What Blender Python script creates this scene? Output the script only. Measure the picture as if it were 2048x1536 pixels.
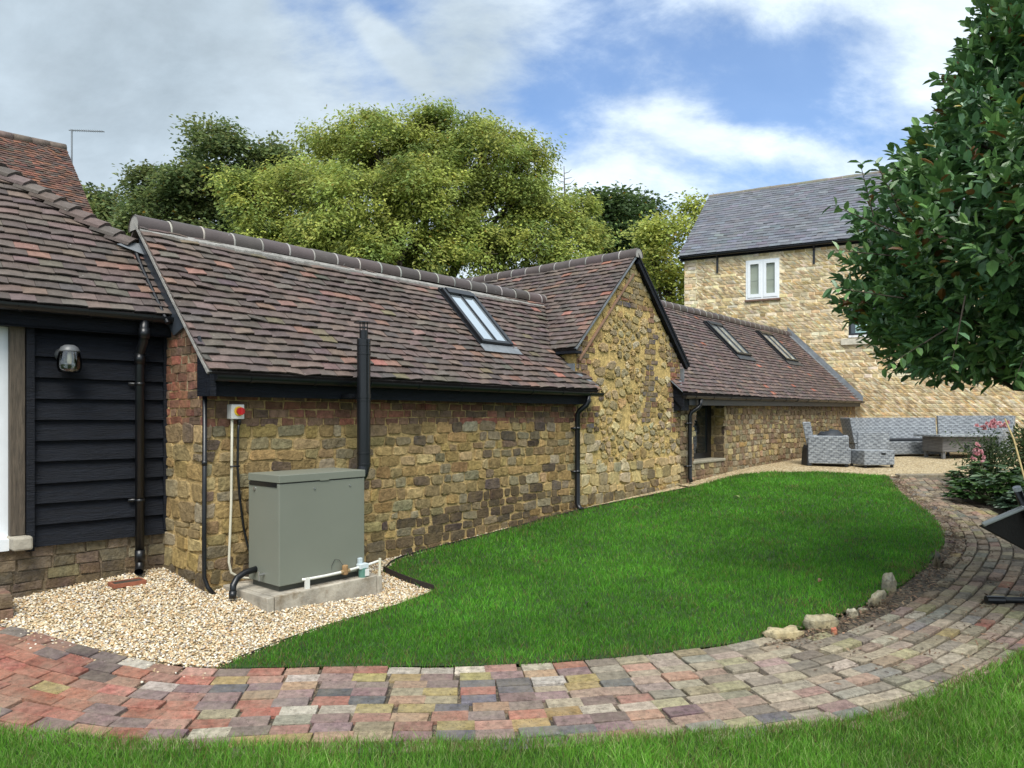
import bpy, math, random
import numpy as np
from mathutils import Vector
from mathutils.geometry import delaunay_2d_cdt
random.seed(7); RNG = np.random.default_rng(7)
for o in list(bpy.data.objects): bpy.data.objects.remove(o)
SC = bpy.context.scene; COL = SC.collection
E = 1.7                                    # eye height; working heights below are measured from the eye

# ------------------------------------------------------------------ camera
cam_d = bpy.data.cameras.new('camera'); cam = bpy.data.objects.new('camera', cam_d); COL.objects.link(cam)
cam.location = (0, 0, E); cam.rotation_euler = (math.radians(90), 0, 0)
cam_d.sensor_width = 36; cam_d.lens = 36*1440/2048; cam_d.shift_y = (833-768)/2048; cam_d.clip_end = 2000; cam_d.clip_start = .05
SC.camera = cam
SC.view_settings.view_transform = 'Standard'; SC.view_settings.look = 'None'
SC.view_settings.gamma = 1; SC.view_settings.exposure = 0.72
SC.cycles.use_denoising = True
SC.cycles.max_bounces = 8; SC.cycles.transparent_max_bounces = 12

# ------------------------------------------------------------------ sun + sky
SUN = Vector((0.03, -0.57, 0.82)).normalized()
sl = bpy.data.lights.new('sun', 'SUN'); sl.energy = 2.7; sl.angle = math.radians(34); sl.color = (1, .965, .90)
so = bpy.data.objects.new('sun', sl); COL.objects.link(so); so.rotation_euler = SUN.to_track_quat('Z', 'Y').to_euler(); so.location = (0, 0, 30)
W = bpy.data.worlds.new('World'); SC.world = W; W.use_nodes = True
nt = W.node_tree; nt.nodes.clear()
def nn(t, tp, **kw):
    n = t.nodes.new(tp)
    for k, v in kw.items(): setattr(n, k, v)
    return n
def build_sky():
    L = nt.links.new
    out = nn(nt, 'ShaderNodeOutputWorld'); bg = nn(nt, 'ShaderNodeBackground')
    sky = nn(nt, 'ShaderNodeTexSky'); sky.sky_type = 'NISHITA'; sky.sun_disc = False
    sky.sun_elevation = math.asin(SUN.z); sky.sun_rotation = math.atan2(SUN.x, SUN.y)
    sky.air_density = 1.0; sky.dust_density = .6; sky.ozone_density = 2.0
    tc = nn(nt, 'ShaderNodeTexCoord')
    nrm = nn(nt, 'ShaderNodeVectorMath', operation='NORMALIZE'); L(tc.outputs['Generated'], nrm.inputs[0])
    sep = nn(nt, 'ShaderNodeSeparateXYZ'); L(nrm.outputs[0], sep.inputs[0])
    def M(op, a, b=None, c=None, clamp=False):
        m = nn(nt, 'ShaderNodeMath', operation=op); m.use_clamp = clamp
        for i, x in enumerate((a, b, c)):
            if x is None: continue
            if isinstance(x, (int, float)): m.inputs[i].default_value = x
            else: L(x, m.inputs[i])
        return m.outputs[0]
    zz = M('ADD', M('MAXIMUM', sep.outputs[2], 0.0), .62)
    cx = nn(nt, 'ShaderNodeCombineXYZ'); L(M('DIVIDE', sep.outputs[0], zz), cx.inputs[0]); L(M('DIVIDE', sep.outputs[1], zz), cx.inputs[1])
    def noise(vec, scale, detail, rough, dist=0.0, stretch=None, rot=0):
        if stretch:
            mp = nn(nt, 'ShaderNodeMapping'); mp.inputs['Scale'].default_value = stretch; mp.inputs['Rotation'].default_value = (0, 0, rot); L(vec, mp.inputs[0]); vec = mp.outputs[0]
        n = nn(nt, 'ShaderNodeTexNoise'); n.inputs['Scale'].default_value = scale; n.inputs['Detail'].default_value = detail
        n.inputs['Roughness'].default_value = rough; n.inputs['Distortion'].default_value = dist; L(vec, n.inputs['Vector']); return n.outputs['Fac']
    n1 = noise(cx.outputs[0], 3.1, 10, .6, .35)
    n2 = noise(cx.outputs[0], 1.5, 6, .52, .3, (1.0, 1.7, 1), .5)
    n3 = noise(cx.outputs[0], 5.2, 10, .62, .2, (.85, 1.55, 1), .75)
    def lobe(px, py, r):                     # smooth bump around one compass direction of the sky
        d = Vector(((px-1024)/1440, 1, (833-py)/1440)).normalized()
        v = nn(nt, 'ShaderNodeVectorMath', operation='DISTANCE'); L(nrm.outputs[0], v.inputs[0]); v.inputs[1].default_value = d
        m = nn(nt, 'ShaderNodeMapRange', interpolation_type='SMOOTHSTEP'); L(v.outputs['Value'], m.inputs[0])
        m.inputs[1].default_value = 0; m.inputs[2].default_value = r; m.inputs[3].default_value = 1; m.inputs[4].default_value = 0
        return m.outputs[0]
    holes = M('ADD', M('ADD', M('MULTIPLY', lobe(1670, 190, .20), .21), M('MULTIPLY', lobe(1500, 310, .22), .20)),
              M('ADD', M('MULTIPLY', lobe(690, 10, .24), .26), M('ADD', M('MULTIPLY', lobe(1200, 95, .19), .27), M('MULTIPLY', lobe(1080, 245, .13), .24))))
    dens = M('ADD', M('ADD', M('MULTIPLY', n1, .60), M('MULTIPLY', n2, .35)), M('MULTIPLY', n3, .72))
    dens = M('SUBTRACT', dens, holes)
    dens = M('ADD', dens, M('MULTIPLY', lobe(150, 100, .75), .22))
    def streak(p0, p1, w):                    # a long thin trail of cloud between two bearings
        d0, d1 = [Vector(((px-1024)/1440, 1, (833-py)/1440)).normalized() for px, py in (p0, p1)]; pn = d0.cross(d1).normalized()
        v = nn(nt, 'ShaderNodeVectorMath', operation='DOT_PRODUCT'); L(nrm.outputs[0], v.inputs[0]); v.inputs[1].default_value = pn
        a = M('ABSOLUTE', M('ADD', v.outputs['Value'], M('MULTIPLY', M('SUBTRACT', n1, .5), .05)))
        m = nn(nt, 'ShaderNodeMapRange', interpolation_type='SMOOTHSTEP'); L(a, m.inputs[0]); m.inputs[2].default_value = w; m.inputs[3].default_value = 1; m.inputs[4].default_value = 0
        mid = ((p0[0]+p1[0])/2, (p0[1]+p1[1])/2); return M('MULTIPLY', m.outputs[0], lobe(*mid, (d0-d1).length*.75))
    dens = M('ADD', dens, M('MULTIPLY', M('ADD', streak((1250, 225), (1720, 330), .035), streak((690, 0), (860, 175), .03)), .28))
    mr = nn(nt, 'ShaderNodeMapRange', interpolation_type='SMOOTHSTEP'); L(dens, mr.inputs[0])
    mr.inputs[1].default_value = .52; mr.inputs[2].default_value = .86; mr.inputs[3].default_value = .14; mr.inputs[4].default_value = 1
    grey = M('ADD', M('MULTIPLY', lobe(180, 70, .70), .75), M('MULTIPLY', lobe(950, 110, .16), .5))
    grey = M('MULTIPLY', grey, M('ADD', M('MULTIPLY', n1, 1.1), .32), clamp=True)
    cc = nn(nt, 'ShaderNodeMixRGB'); L(grey, cc.inputs[0]); cc.inputs[1].default_value = (.63, .72, .80, 1); cc.inputs[2].default_value = (.22, .285, .34, 1)
    cv = nn(nt, 'ShaderNodeMixRGB', blend_type='MULTIPLY'); cv.inputs[0].default_value = 1; L(cc.outputs[0], cv.inputs[1])
    v2 = nn(nt, 'ShaderNodeMapRange'); L(n3, v2.inputs[0]); v2.inputs[1].default_value = .3; v2.inputs[2].default_value = .7; v2.inputs[3].default_value = .74; v2.inputs[4].default_value = 1.06
    L(v2.outputs[0], cv.inputs[2])
    sk = nn(nt, 'ShaderNodeMixRGB', blend_type='MULTIPLY'); sk.inputs[0].default_value = 1; L(sky.outputs[0], sk.inputs[1]); sk.inputs[2].default_value = (.085, .108, .130, 1)
    mx = nn(nt, 'ShaderNodeMixRGB'); L(mr.outputs[0], mx.inputs[0]); L(sk.outputs[0], mx.inputs[1]); L(cv.outputs[0], mx.inputs[2])
    L(mx.outputs[0], bg.inputs[0]); bg.inputs[1].default_value = 1.0; L(bg.outputs[0], out.inputs[0])
build_sky()

# ------------------------------------------------------------------ materials (all procedural; 'Col' carries each brick's, tile's or leaf's own colour)
def mat(name, col=None, rough=.8, var=.25, vscale=9, bump=0.0, bscale=40, metallic=0, spec=.5, stretch=None, speck=None, speck_scale=60, speck_amt=.12,
        translucent=0, weave=None, coat=0, ior=None, dust=None, speck_soft=.06):
    m = bpy.data.materials.new(name); m.use_nodes = True; t = m.node_tree; L = t.links.new
    b = t.nodes['Principled BSDF']; b.inputs['Roughness'].default_value = rough; b.inputs['Metallic'].default_value = metallic
    b.inputs['Specular IOR Level'].default_value = spec
    if ior: b.inputs['IOR'].default_value = ior
    if coat: b.inputs['Coat Weight'].default_value = coat; b.inputs['Coat Roughness'].default_value = .05
    if col is None:
        a = t.nodes.new('ShaderNodeAttribute'); a.attribute_name = 'Col'; c = a.outputs['Color']
    else:
        r = t.nodes.new('ShaderNodeRGB'); r.outputs[0].default_value = (*col, 1); c = r.outputs[0]
    tc = t.nodes.new('ShaderNodeTexCoord'); vec = tc.outputs['Object']
    if stretch:
        mp = t.nodes.new('ShaderNodeMapping'); mp.inputs['Scale'].default_value = stretch; L(vec, mp.inputs[0]); vec = mp.outputs[0]
    def noise(scale, detail=5, rough_=.6):
        n = t.nodes.new('ShaderNodeTexNoise'); n.inputs['Scale'].default_value = scale; n.inputs['Detail'].default_value = detail
        n.inputs['Roughness'].default_value = rough_; L(vec, n.inputs['Vector']); return n.outputs['Fac']
    if weave:
        br = t.nodes.new('ShaderNodeTexBrick'); L(tc.outputs['UV'], br.inputs['Vector'])
        br.inputs['Scale'].default_value = 1; br.inputs['Brick Width'].default_value = weave[0]; br.inputs['Row Height'].default_value = weave[1]
        br.inputs['Mortar Size'].default_value = weave[1]*.09; br.inputs['Mortar Smooth'].default_value = .6; br.offset = .5; br.inputs['Bias'].default_value = 0
        br.inputs['Color1'].default_value = (*weave[2], 1); br.inputs['Color2'].default_value = (*weave[3], 1); br.inputs['Mortar'].default_value = (*weave[4], 1)
        ck = t.nodes.new('ShaderNodeTexChecker'); ck.inputs['Scale'].default_value = 1; mp = t.nodes.new('ShaderNodeMapping'); mp.inputs['Scale'].default_value = (1/weave[0], 1/weave[1], 1)
        mp.inputs['Rotation'].default_value = (0, 0, .18); L(tc.outputs['UV'], mp.inputs[0]); L(mp.outputs[0], ck.inputs['Vector']); ck.inputs['Color1'].default_value = (*weave[2], 1); ck.inputs['Color2'].default_value = (*weave[3], 1)
        mm = t.nodes.new('ShaderNodeMixRGB'); mm.inputs[0].default_value = .55; L(br.outputs['Color'], mm.inputs[1]); L(ck.outputs['Color'], mm.inputs[2]); c = mm.outputs[0]
    if var:
        mr = t.nodes.new('ShaderNodeMapRange'); L(noise(vscale), mr.inputs[0])
        mr.inputs[1].default_value = .3; mr.inputs[2].default_value = .7; mr.inputs[3].default_value = 1-var; mr.inputs[4].default_value = 1+var
        mx = t.nodes.new('ShaderNodeMixRGB'); mx.blend_type = 'MULTIPLY'; mx.inputs[0].default_value = 1; L(c, mx.inputs[1]); L(mr.outputs[0], mx.inputs[2]); c = mx.outputs[0]
    if speck:
        mr = t.nodes.new('ShaderNodeMapRange'); L(noise(speck_scale, 3, .7), mr.inputs[0]); mr.inputs[1].default_value = 1-speck_amt*2.6-.10; mr.inputs[2].default_value = mr.inputs[1].default_value+speck_soft
        mx = t.nodes.new('ShaderNodeMixRGB'); L(mr.outputs[0], mx.inputs[0]); L(c, mx.inputs[1]); mx.inputs[2].default_value = (*speck, 1); c = mx.outputs[0]
    if dust:
        mr = t.nodes.new('ShaderNodeMapRange'); L(noise(5.5, 9, .72), mr.inputs[0]); mr.inputs[1].default_value = .38; mr.inputs[2].default_value = .72; mr.inputs[4].default_value = dust[1]
        mx = t.nodes.new('ShaderNodeMixRGB'); L(mr.outputs[0], mx.inputs[0]); L(c, mx.inputs[1]); mx.inputs[2].default_value = (*dust[0], 1); c = mx.outputs[0]
    L(c, b.inputs['Base Color'])
    if bump or weave:
        bn = t.nodes.new('ShaderNodeBump'); bn.inputs['Strength'].default_value = bump or .8; bn.inputs['Distance'].default_value = .02
        L(br.outputs['Fac'] if weave else noise(bscale, 6, .65), bn.inputs['Height'])
        if weave: bn.invert = True
        L(bn.outputs[0], b.inputs['Normal'])
    if translucent:
        tr = t.nodes.new('ShaderNodeBsdfTranslucent'); L(c, tr.inputs[0]); ms = t.nodes.new('ShaderNodeMixShader'); ms.inputs[0].default_value = translucent
        L(b.outputs[0], ms.inputs[1]); L(tr.outputs[0], ms.inputs[2]); L(ms.outputs[0], t.nodes['Material Output'].inputs[0])
    return m
M = {}
M['stone'] = mat('stone', rough=.92, var=.46, vscale=20, bump=1.0, bscale=38, spec=.2, dust=((.30, .215, .095), .45))
M['rubble'] = mat('rubble', rough=.92, var=.44, vscale=20, bump=1.0, bscale=32, spec=.2, dust=((.46, .34, .14), .55))
M['farstone'] = mat('far_stone', rough=.92, var=.28, vscale=7, bump=.5, bscale=30, spec=.2)
M['tile'] = mat('clay_tile', rough=.72, var=.24, vscale=17, bump=.35, bscale=60, spec=.35, speck=(.42, .42, .38), speck_scale=48, speck_amt=.085)
M['oldtile'] = mat('old_tile', rough=.85, var=.3, vscale=3, bump=.3, bscale=50, spec=.2)
M['ridge'] = mat('ridge_tile', rough=.55, var=.14, vscale=6, bump=.12, bscale=50, spec=.5, speck=(.4, .4, .38), speck_scale=22, speck_amt=.08)
M['slate'] = mat('slate', rough=.5, var=.18, vscale=5, bump=.2, bscale=40, spec=.5)
M['lead'] = mat('lead', col=(.16, .175, .19), rough=.45, var=.3, vscale=6, bump=.15, bscale=14, spec=.6)
M['black_lead'] = mat('black_lead', col=(.035, .042, .052), rough=.4, var=.3, vscale=6, bump=.15, bscale=14, spec=.5)
M['mortar_grey'] = mat('mortar_grey', col=(.27, .26, .24), rough=.9, var=.3, vscale=14, bump=.5, bscale=60)
M['black_plastic'] = mat('black_plastic', col=(.006, .007, .009), rough=.34, var=.2, vscale=10, spec=.5)
M['black_board'] = mat('black_board', col=(.0045, .0065, .0115), rough=.6, var=.4, vscale=5, bump=.75, bscale=13, stretch=(1, 1, 9), spec=.25)
M['black_metal'] = mat('black_metal', col=(.007, .008, .010), rough=.3, var=.1, spec=.5)
M['grey_fascia'] = mat('grey_fascia', col=(.045, .047, .05), rough=.5, var=.15)
M['oak'] = mat('oak', col=(.085, .066, .047), rough=.8, var=.45, vscale=6, bump=.5, bscale=12, stretch=(9, 9, 1))
M['white_paint'] = mat('white_paint', col=(.72, .75, .77), rough=.45, var=.05)
M['boiler'] = mat('boiler_paint', col=(.182, .194, .158), rough=.42, var=.05, vscale=1.5, bump=.02, bscale=90, spec=.4, speck=(.33, .34, .29), speck_scale=42, speck_amt=.045)
M['boiler_dark'] = mat('boiler_base', col=(.07, .07, .055), rough=.6, var=.15)
M['concrete'] = mat('concrete', col=(.36, .325, .265), rough=.9, var=.42, vscale=4.5, bump=.4, bscale=45, speck=(.20, .155, .10), speck_scale=6, speck_amt=.145, speck_soft=.22)
M['plastic_white'] = mat('plastic_white', col=(.66, .66, .62), rough=.4, var=.08)
M['attr_gloss'] = mat('painted', rough=.4, var=.06)
M['attr_rough'] = mat('rough_part', rough=.85, var=.25, vscale=12, bump=.3, bscale=50)
M['zinc'] = mat('zinc', col=(.5, .5, .5), rough=.3, metallic=.9, var=.1)
M['glass_sky'] = mat('roof_glass', col=(.52, .58, .62), rough=.06, metallic=.75, var=.03, spec=.8)
M['glass_dark'] = mat('dark_glass', col=(.012, .016, .016), rough=.03, var=.1, spec=.8, ior=1.7)
M['glass_blind'] = mat('blind_glass', rough=.35, var=.08, vscale=4, spec=.4, coat=.8)
M['wicker'] = mat('wicker', rough=.5, var=.12, vscale=7, spec=.4, weave=(.085, .046, (.34, .365, .385), (.145, .16, .18), (.05, .055, .065)))
M['cushion'] = mat('dark_cover', col=(.014, .018, .024), rough=.6, var=.3, vscale=8, bump=.3, bscale=8)
M['bark'] = mat('bark', col=(.055, .043, .03), rough=.9, var=.4, vscale=14, bump=.6, bscale=22)
M['leaf_far'] = mat('leaf_far', rough=.55, var=.10, vscale=2, spec=.3, translucent=.42)
M['leaf_gloss'] = mat('leaf_glossy', rough=.33, var=.16, vscale=22, spec=.5, translucent=.14)
M['petal'] = mat('petal', rough=.6, var=.12, vscale=30, translucent=.25)
M['grass'] = mat('grass_blade', rough=.5, var=.22, vscale=1.6, spec=.25, translucent=.40)
M['soil'] = mat('soil', col=(.060, .046, .032), rough=.95, var=.5, vscale=9, bump=.9, bscale=45, speck=(.16, .12, .08), speck_scale=60, speck_amt=.1)
M['joint'] = mat('path_joint', col=(.15, .12, .08), rough=.95, var=.5, vscale=5, bump=.8, bscale=50, speck=(.05, .04, .03), speck_scale=30, speck_amt=.16)
M['turf'] = mat('turf', col=(.022, .050, .010), rough=.95, var=.4, vscale=7, bump=.6, bscale=70)
M['field'] = mat('field', col=(.04, .07, .02), rough=.95, var=.4, vscale=.4, bump=.3, bscale=8)
M['pebble'] = mat('pebble', rough=.6, var=.18, vscale=80, spec=.35)
M['brick_pave'] = mat('paving_brick', rough=.9, var=.42, vscale=26, bump=.9, bscale=85, spec=.2, speck=(.05, .04, .035), speck_scale=75, speck_amt=.11, dust=((.42, .36, .265), .40))
M['terracotta'] = mat('terracotta', col=(.25, .085, .045), rough=.8, var=.25, vscale=20)
def gravel_mat():
    m = bpy.data.materials.new('gravel'); m.use_nodes = True; t = m.node_tree; L = t.links.new; b = t.nodes['Principled BSDF']; b.inputs['Roughness'].default_value = .8
    tc = t.nodes.new('ShaderNodeTexCoord'); v = t.nodes.new('ShaderNodeTexVoronoi'); v.inputs['Scale'].default_value = 38; L(tc.outputs['Object'], v.inputs['Vector'])
    hs = t.nodes.new('ShaderNodeSeparateColor'); L(v.outputs['Color'], hs.inputs[0])
    cr = t.nodes.new('ShaderNodeValToRGB'); e = cr.color_ramp.elements; e[0].position = 0; e[0].color = (.24, .165, .085, 1); e[1].position = 1; e[1].color = (.82, .71, .49, 1)
    k = e.new(.35); k.color = (.52, .39, .20, 1); k = e.new(.7); k.color = (.70, .55, .32, 1); L(hs.outputs[0], cr.inputs[0])
    mr = t.nodes.new('ShaderNodeMapRange'); L(v.outputs['Distance'], mr.inputs[0]); mr.inputs[2].default_value = .75; mr.inputs[3].default_value = 1.1; mr.inputs[4].default_value = .45
    mx = t.nodes.new('ShaderNodeMixRGB'); mx.blend_type = 'MULTIPLY'; mx.inputs[0].default_value = 1; L(cr.outputs[0], mx.inputs[1]); L(mr.outputs[0], mx.inputs[2]); L(mx.outputs[0], b.inputs['Base Color'])
    bn = t.nodes.new('ShaderNodeBump'); bn.inputs['Strength'].default_value = 1; bn.inputs['Distance'].default_value = .015; bn.invert = True; L(v.outputs['Distance'], bn.inputs['Height']); L(bn.outputs[0], b.inputs['Normal'])
    return m
M['gravel'] = gravel_mat()
def clear_glass():
    m = bpy.data.materials.new('clear_glass'); m.use_nodes = True; t = m.node_tree; L = t.links.new
    g = t.nodes.new('ShaderNodeBsdfGlossy'); g.inputs['Roughness'].default_value = .02; tr = t.nodes.new('ShaderNodeBsdfTransparent'); tr.inputs[0].default_value = (.9, .93, .92, 1)
    fr = t.nodes.new('ShaderNodeLayerWeight'); fr.inputs[0].default_value = .55; ms = t.nodes.new('ShaderNodeMixShader')
    L(fr.outputs['Fresnel'], ms.inputs[0]); L(tr.outputs[0], ms.inputs[1]); L(g.outputs[0], ms.inputs[2]); L(ms.outputs[0], t.nodes['Material Output'].inputs[0]); return m
M['clear_glass'] = clear_glass()

# ------------------------------------------------------------------ mesh builder
def V3(*a): return np.array(a, float)
class MB:
    def __init__(s): s.v = []; s.f = []; s.c = []; s.n = 0
    def add(s, verts, faces, col=(.5, .5, .5)):
        verts = np.asarray(verts, float).reshape(-1, 3); s.v.append(verts)
        if isinstance(faces, np.ndarray): groups = [faces]
        else:
            by = {}
            for i, q in enumerate(faces): by.setdefault(len(q), []).append(q)
            groups = [np.array(g) for g in by.values()]
        col = np.asarray(col, float)
        for g in groups:
            s.f.append(g+s.n); s.c.append(np.tile(col, (len(g), 1)) if col.ndim == 1 else col)
        s.n += len(verts); return s
    def box(s, c, ax, ay, az, col=(.5, .5, .5)):
        c, ax, ay, az = map(np.asarray, (c, ax, ay, az))
        v = [c+i*ax+j*ay+k*az for i in (-1, 1) for j in (-1, 1) for k in (-1, 1)]
        f = [(0, 1, 3, 2), (4, 6, 7, 5), (0, 4, 5, 1), (2, 3, 7, 6), (0, 2, 6, 4), (1, 5, 7, 3)]
        if np.dot(np.cross(ax, ay), az) < 0: f = [q[::-1] for q in f]
        return s.add(v, f, col)
    def prism(s, poly, ext, col=(.5, .5, .5)):
        p = np.asarray(poly, float); e = np.asarray(ext, float); n = len(p); nv = np.zeros(3)
        for i in range(n): nv += np.cross(p[i], p[(i+1) % n])
        if np.dot(nv, e) > 0: p = p[::-1]
        f = [tuple(range(n)), tuple(range(2*n-1, n-1, -1))]+[(i, i+n, (i+1) % n+n, (i+1) % n) for i in range(n)]
        return s.add(np.r_[p, p+e], f, col)
    def tube(s, pts, r, n=10, col=(.5, .5, .5), cap=True):
        pts = [np.asarray(p, float) for p in pts]; rs = r if hasattr(r, '__len__') else [r]*len(pts); rings = []
        t0 = pts[1]-pts[0]; ref = V3(0, 0, 1) if abs(t0[2]) < .9*np.linalg.norm(t0) else V3(1, 0, 0)
        for i, p in enumerate(pts):
            t = (pts[min(i+1, len(pts)-1)]-pts[max(i-1, 0)]); t /= np.linalg.norm(t)+1e-12
            a = np.cross(t, ref); a /= np.linalg.norm(a)+1e-12; b = np.cross(t, a); ref = -np.cross(t, a) if False else ref
            th = np.arange(n)*2*math.pi/n; rings.append(p+rs[i]*(np.cos(th)[:, None]*a+np.sin(th)[:, None]*b))
        f = []
        for i in range(len(pts)-1):
            for j in range(n): f.append((i*n+j, i*n+(j+1) % n, (i+1)*n+(j+1) % n, (i+1)*n+j))
        if cap: f += [tuple(range(n-1, -1, -1)), tuple(range((len(pts)-1)*n, len(pts)*n))]
        return s.add(np.concatenate(rings), f, col)
    def lathe(s, c, prof, n=20, col=(.5, .5, .5), cap=True):
        return s.tube([np.asarray(c)+V3(0, 0, z) for r, z in prof], [max(r, 1e-4) for r, z in prof], n, col, cap)
    def build(s, name, m, parent=None, loc=None, smooth=False, uv=False, bevel=0, local=False):
        v = np.concatenate(s.v).astype(float); me = bpy.data.meshes.new(name)
        if not local: v = v+V3(0, 0, E)
        org = np.zeros(3)
        if parent is not None and not local:
            p = parent
            while p is not None: org += np.array(p.location); p = p.parent
        if loc is not None: org = np.asarray(loc, float)
        v = v-org
        nf = sum(len(g) for g in s.f); tot = np.concatenate([np.full(len(g), g.shape[1]) for g in s.f]); lp = np.concatenate([g.ravel() for g in s.f])
        me.vertices.add(len(v)); me.vertices.foreach_set('co', v.ravel()); me.loops.add(len(lp)); me.loops.foreach_set('vertex_index', lp.astype(np.int32))
        me.polygons.add(nf); me.polygons.foreach_set('loop_start', np.r_[0, np.cumsum(tot)[:-1]].astype(np.int32))
        me.update(calc_edges=True)
        c = np.clip(np.concatenate(s.c), 0, 1); a = me.attributes.new('Col', 'FLOAT_COLOR', 'FACE'); a.data.foreach_set('color', np.c_[c, np.ones(nf)].astype(np.float32).ravel())
        if uv:
            ul = me.uv_layers.new(name='UVMap'); data = np.zeros((len(lp), 2)); k = 0
            for p in me.polygons:
                nx, ny, nz = map(abs, p.normal)
                for li in p.loop_indices:
                    x, y, z = me.vertices[me.loops[li].vertex_index].co
                    if nz >= max(nx, ny): data[li] = (x, y)
                    else:
                        h = Vector((p.normal.y, -p.normal.x, 0)).normalized(); data[li] = (x*h.x+y*h.y, z)
            ul.data.foreach_set('uv', data.ravel())
        me.polygons.foreach_set('use_smooth', np.full(nf, smooth)); me.materials.append(m); me.update()
        o = bpy.data.objects.new(name, me); COL.objects.link(o)
        if parent is not None: o.parent = parent
        elif loc is not None: o.location = org
        if bevel:
            b = o.modifiers.new('edge', 'BEVEL'); b.width = bevel; b.segments = 2; b.limit_method = 'ANGLE'
        return o
def tag(o, label=None, cat=None, group=None, kind=None):
    if label: o['label'] = label
    if cat: o['category'] = cat
    if group: o['group'] = group
    if kind: o['kind'] = kind
    return o
def thing(name, label, cat, loc=(0, 0, 0), group=None, rz=0, eye=True):
    o = bpy.data.objects.new(name, None); COL.objects.link(o); o.empty_display_size = .1
    o.location = (loc[0], loc[1], loc[2]+(E if eye else 0)); o.rotation_euler = (0, 0, rz); return tag(o, label, cat, group)
def copy_tree(o, parent=None):
    c = o.copy(); COL.objects.link(c); c.parent = parent
    for ch in o.children: copy_tree(ch, c)
    return c

# ------------------------------------------------------------------ ground heights (surveyed points, thin plate spline)
CP = np.array([(-.34,4.0,-1.70),(-4.2,4.0,-1.64),(-3.8,5.72,-1.418),(-4.6,5.1,-1.5),(-3.1,6.42,-1.346),(-2.53,5.93,-1.45),(-1.86,5.64,-1.53),(-1.17,6.45,-1.585),
(-1.33,7.33,-1.47),(-.7,8.07,-1.42),(-.15,8.71,-1.37),(.87,9.88,-1.275),(2.85,12.2,-1.16),(4.5,14.4,-1.02),(-.7,6.5,-1.56),(-2.2,4.6,-1.64),
(2.0,8.5,-1.40),(1,6.5,-1.53),(4.68,7.92,-1.43),(6.8,13,-1.09),(1.91,5.34,-1.62),(3.48,4.89,-1.62),(0,3,-1.76),(-4,3,-1.72),(4,3,-1.72),(7,5,-1.55),
(6.5,15.5,-1.0),(9.5,16.5,-.96),(9.6,19,-.92),(12,16,-.94),(9,12,-1.1),(7.5,8.5,-1.38),(4.5,11,-1.2),(12,10,-1.2),(0,1,-1.8),(7,1,-1.75),(-6,1,-1.75),(-6,8,-1.3)])
def tps_fit(P):
    n = len(P); x = P[:, :2]; d = np.linalg.norm(x[:, None]-x[None], axis=2)
    K = np.where(d > 0, d*d*np.log(d+1e-12), 0)+np.eye(n)*.05; A = np.zeros((n+3, n+3)); A[:n, :n] = K; A[:n, n] = 1; A[:n, n+1:] = x; A[n, :n] = 1; A[n+1:, :n] = x.T
    return np.linalg.solve(A, np.r_[P[:, 2], 0, 0, 0])
WT = tps_fit(CP)
def gz(x, y):
    x = np.clip(np.asarray(x, float), -8, 13); y = np.clip(np.asarray(y, float), 0., 20)
    d = np.sqrt((x[..., None]-CP[:, 0])**2+(y[..., None]-CP[:, 1])**2)
    return (np.where(d > 0, d*d*np.log(d+1e-12), 0)@WT[:-3])+WT[-3]+WT[-2]*x+WT[-1]*y
def gpt(x, y, dz=0): return V3(x, y, float(gz(x, y))+dz)
def inpoly(x, y, poly):
    p = np.asarray(poly); r = np.zeros(np.shape(x), bool); j = len(p)-1
    for i in range(len(p)):
        c = ((p[i, 1] > y) != (p[j, 1] > y)) & (x < (p[j, 0]-p[i, 0])*(y-p[i, 1])/(p[j, 1]-p[i, 1]+1e-12)+p[i, 0]); r ^= c; j = i
    return r
def polydist(x, y, poly, closed=True):
    p = np.asarray(poly, float); d = np.full(np.shape(x), 1e9); n = len(p)
    for i in range(n if closed else n-1):
        a = p[i]; b = p[(i+1) % n]; e = b-a; t = np.clip(((x-a[0])*e[0]+(y-a[1])*e[1])/(e@e+1e-12), 0, 1); d = np.minimum(d, np.hypot(x-a[0]-t*e[0], y-a[1]-t*e[1]))
    return d
def catmull(P, step=.05):
    P = np.asarray(P, float); P = np.r_[[2*P[0]-P[1]], P, [2*P[-1]-P[-2]]]; out = []
    for i in range(1, len(P)-2):
        p0, p1, p2, p3 = P[i-1:i+3]; n = max(2, int(np.linalg.norm(p2-p1)/step))
        t = np.linspace(0, 1, n, endpoint=False)[:, None]
        out.append(.5*((2*p1)+(-p0+p2)*t+(2*p0-5*p1+4*p2-p3)*t*t+(-p0+3*p1-3*p2+p3)*t**3))
    return np.r_[np.concatenate(out), [P[-2]]]
def zone(name, poly, m, dz, step=.15, noise=0.0):
    poly = np.asarray(poly, float); b = []
    for i in range(len(poly)):
        a, c = poly[i], poly[(i+1) % len(poly)]; k = max(1, int(np.linalg.norm(c-a)/step)); b += [a+(c-a)*j/k for j in range(k)]
    b = np.array(b); lo, hi = poly.min(0), poly.max(0); gx, gy = np.meshgrid(np.arange(lo[0], hi[0], step), np.arange(lo[1], hi[1], step)); g = np.c_[gx.ravel(), gy.ravel()]
    g = g[inpoly(g[:, 0], g[:, 1], poly) & (polydist(g[:, 0], g[:, 1], poly) > step*.5)]; pts = np.r_[b, g]; nb = len(b)
    vs, _, fs, *_ = delaunay_2d_cdt([Vector(p) for p in pts], [(i, (i+1) % nb) for i in range(nb)], [], 1, 1e-6)
    vs = np.array([tuple(v) for v in vs]); z = gz(vs[:, 0], vs[:, 1])+dz
    f = [tuple(q) for q in fs if inpoly(*np.mean(vs[list(q)], 0), poly)]
    mb = MB(); mb.add(np.c_[vs, z], f)
    return tag(mb.build(name, m, smooth=True), kind='structure')

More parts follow.
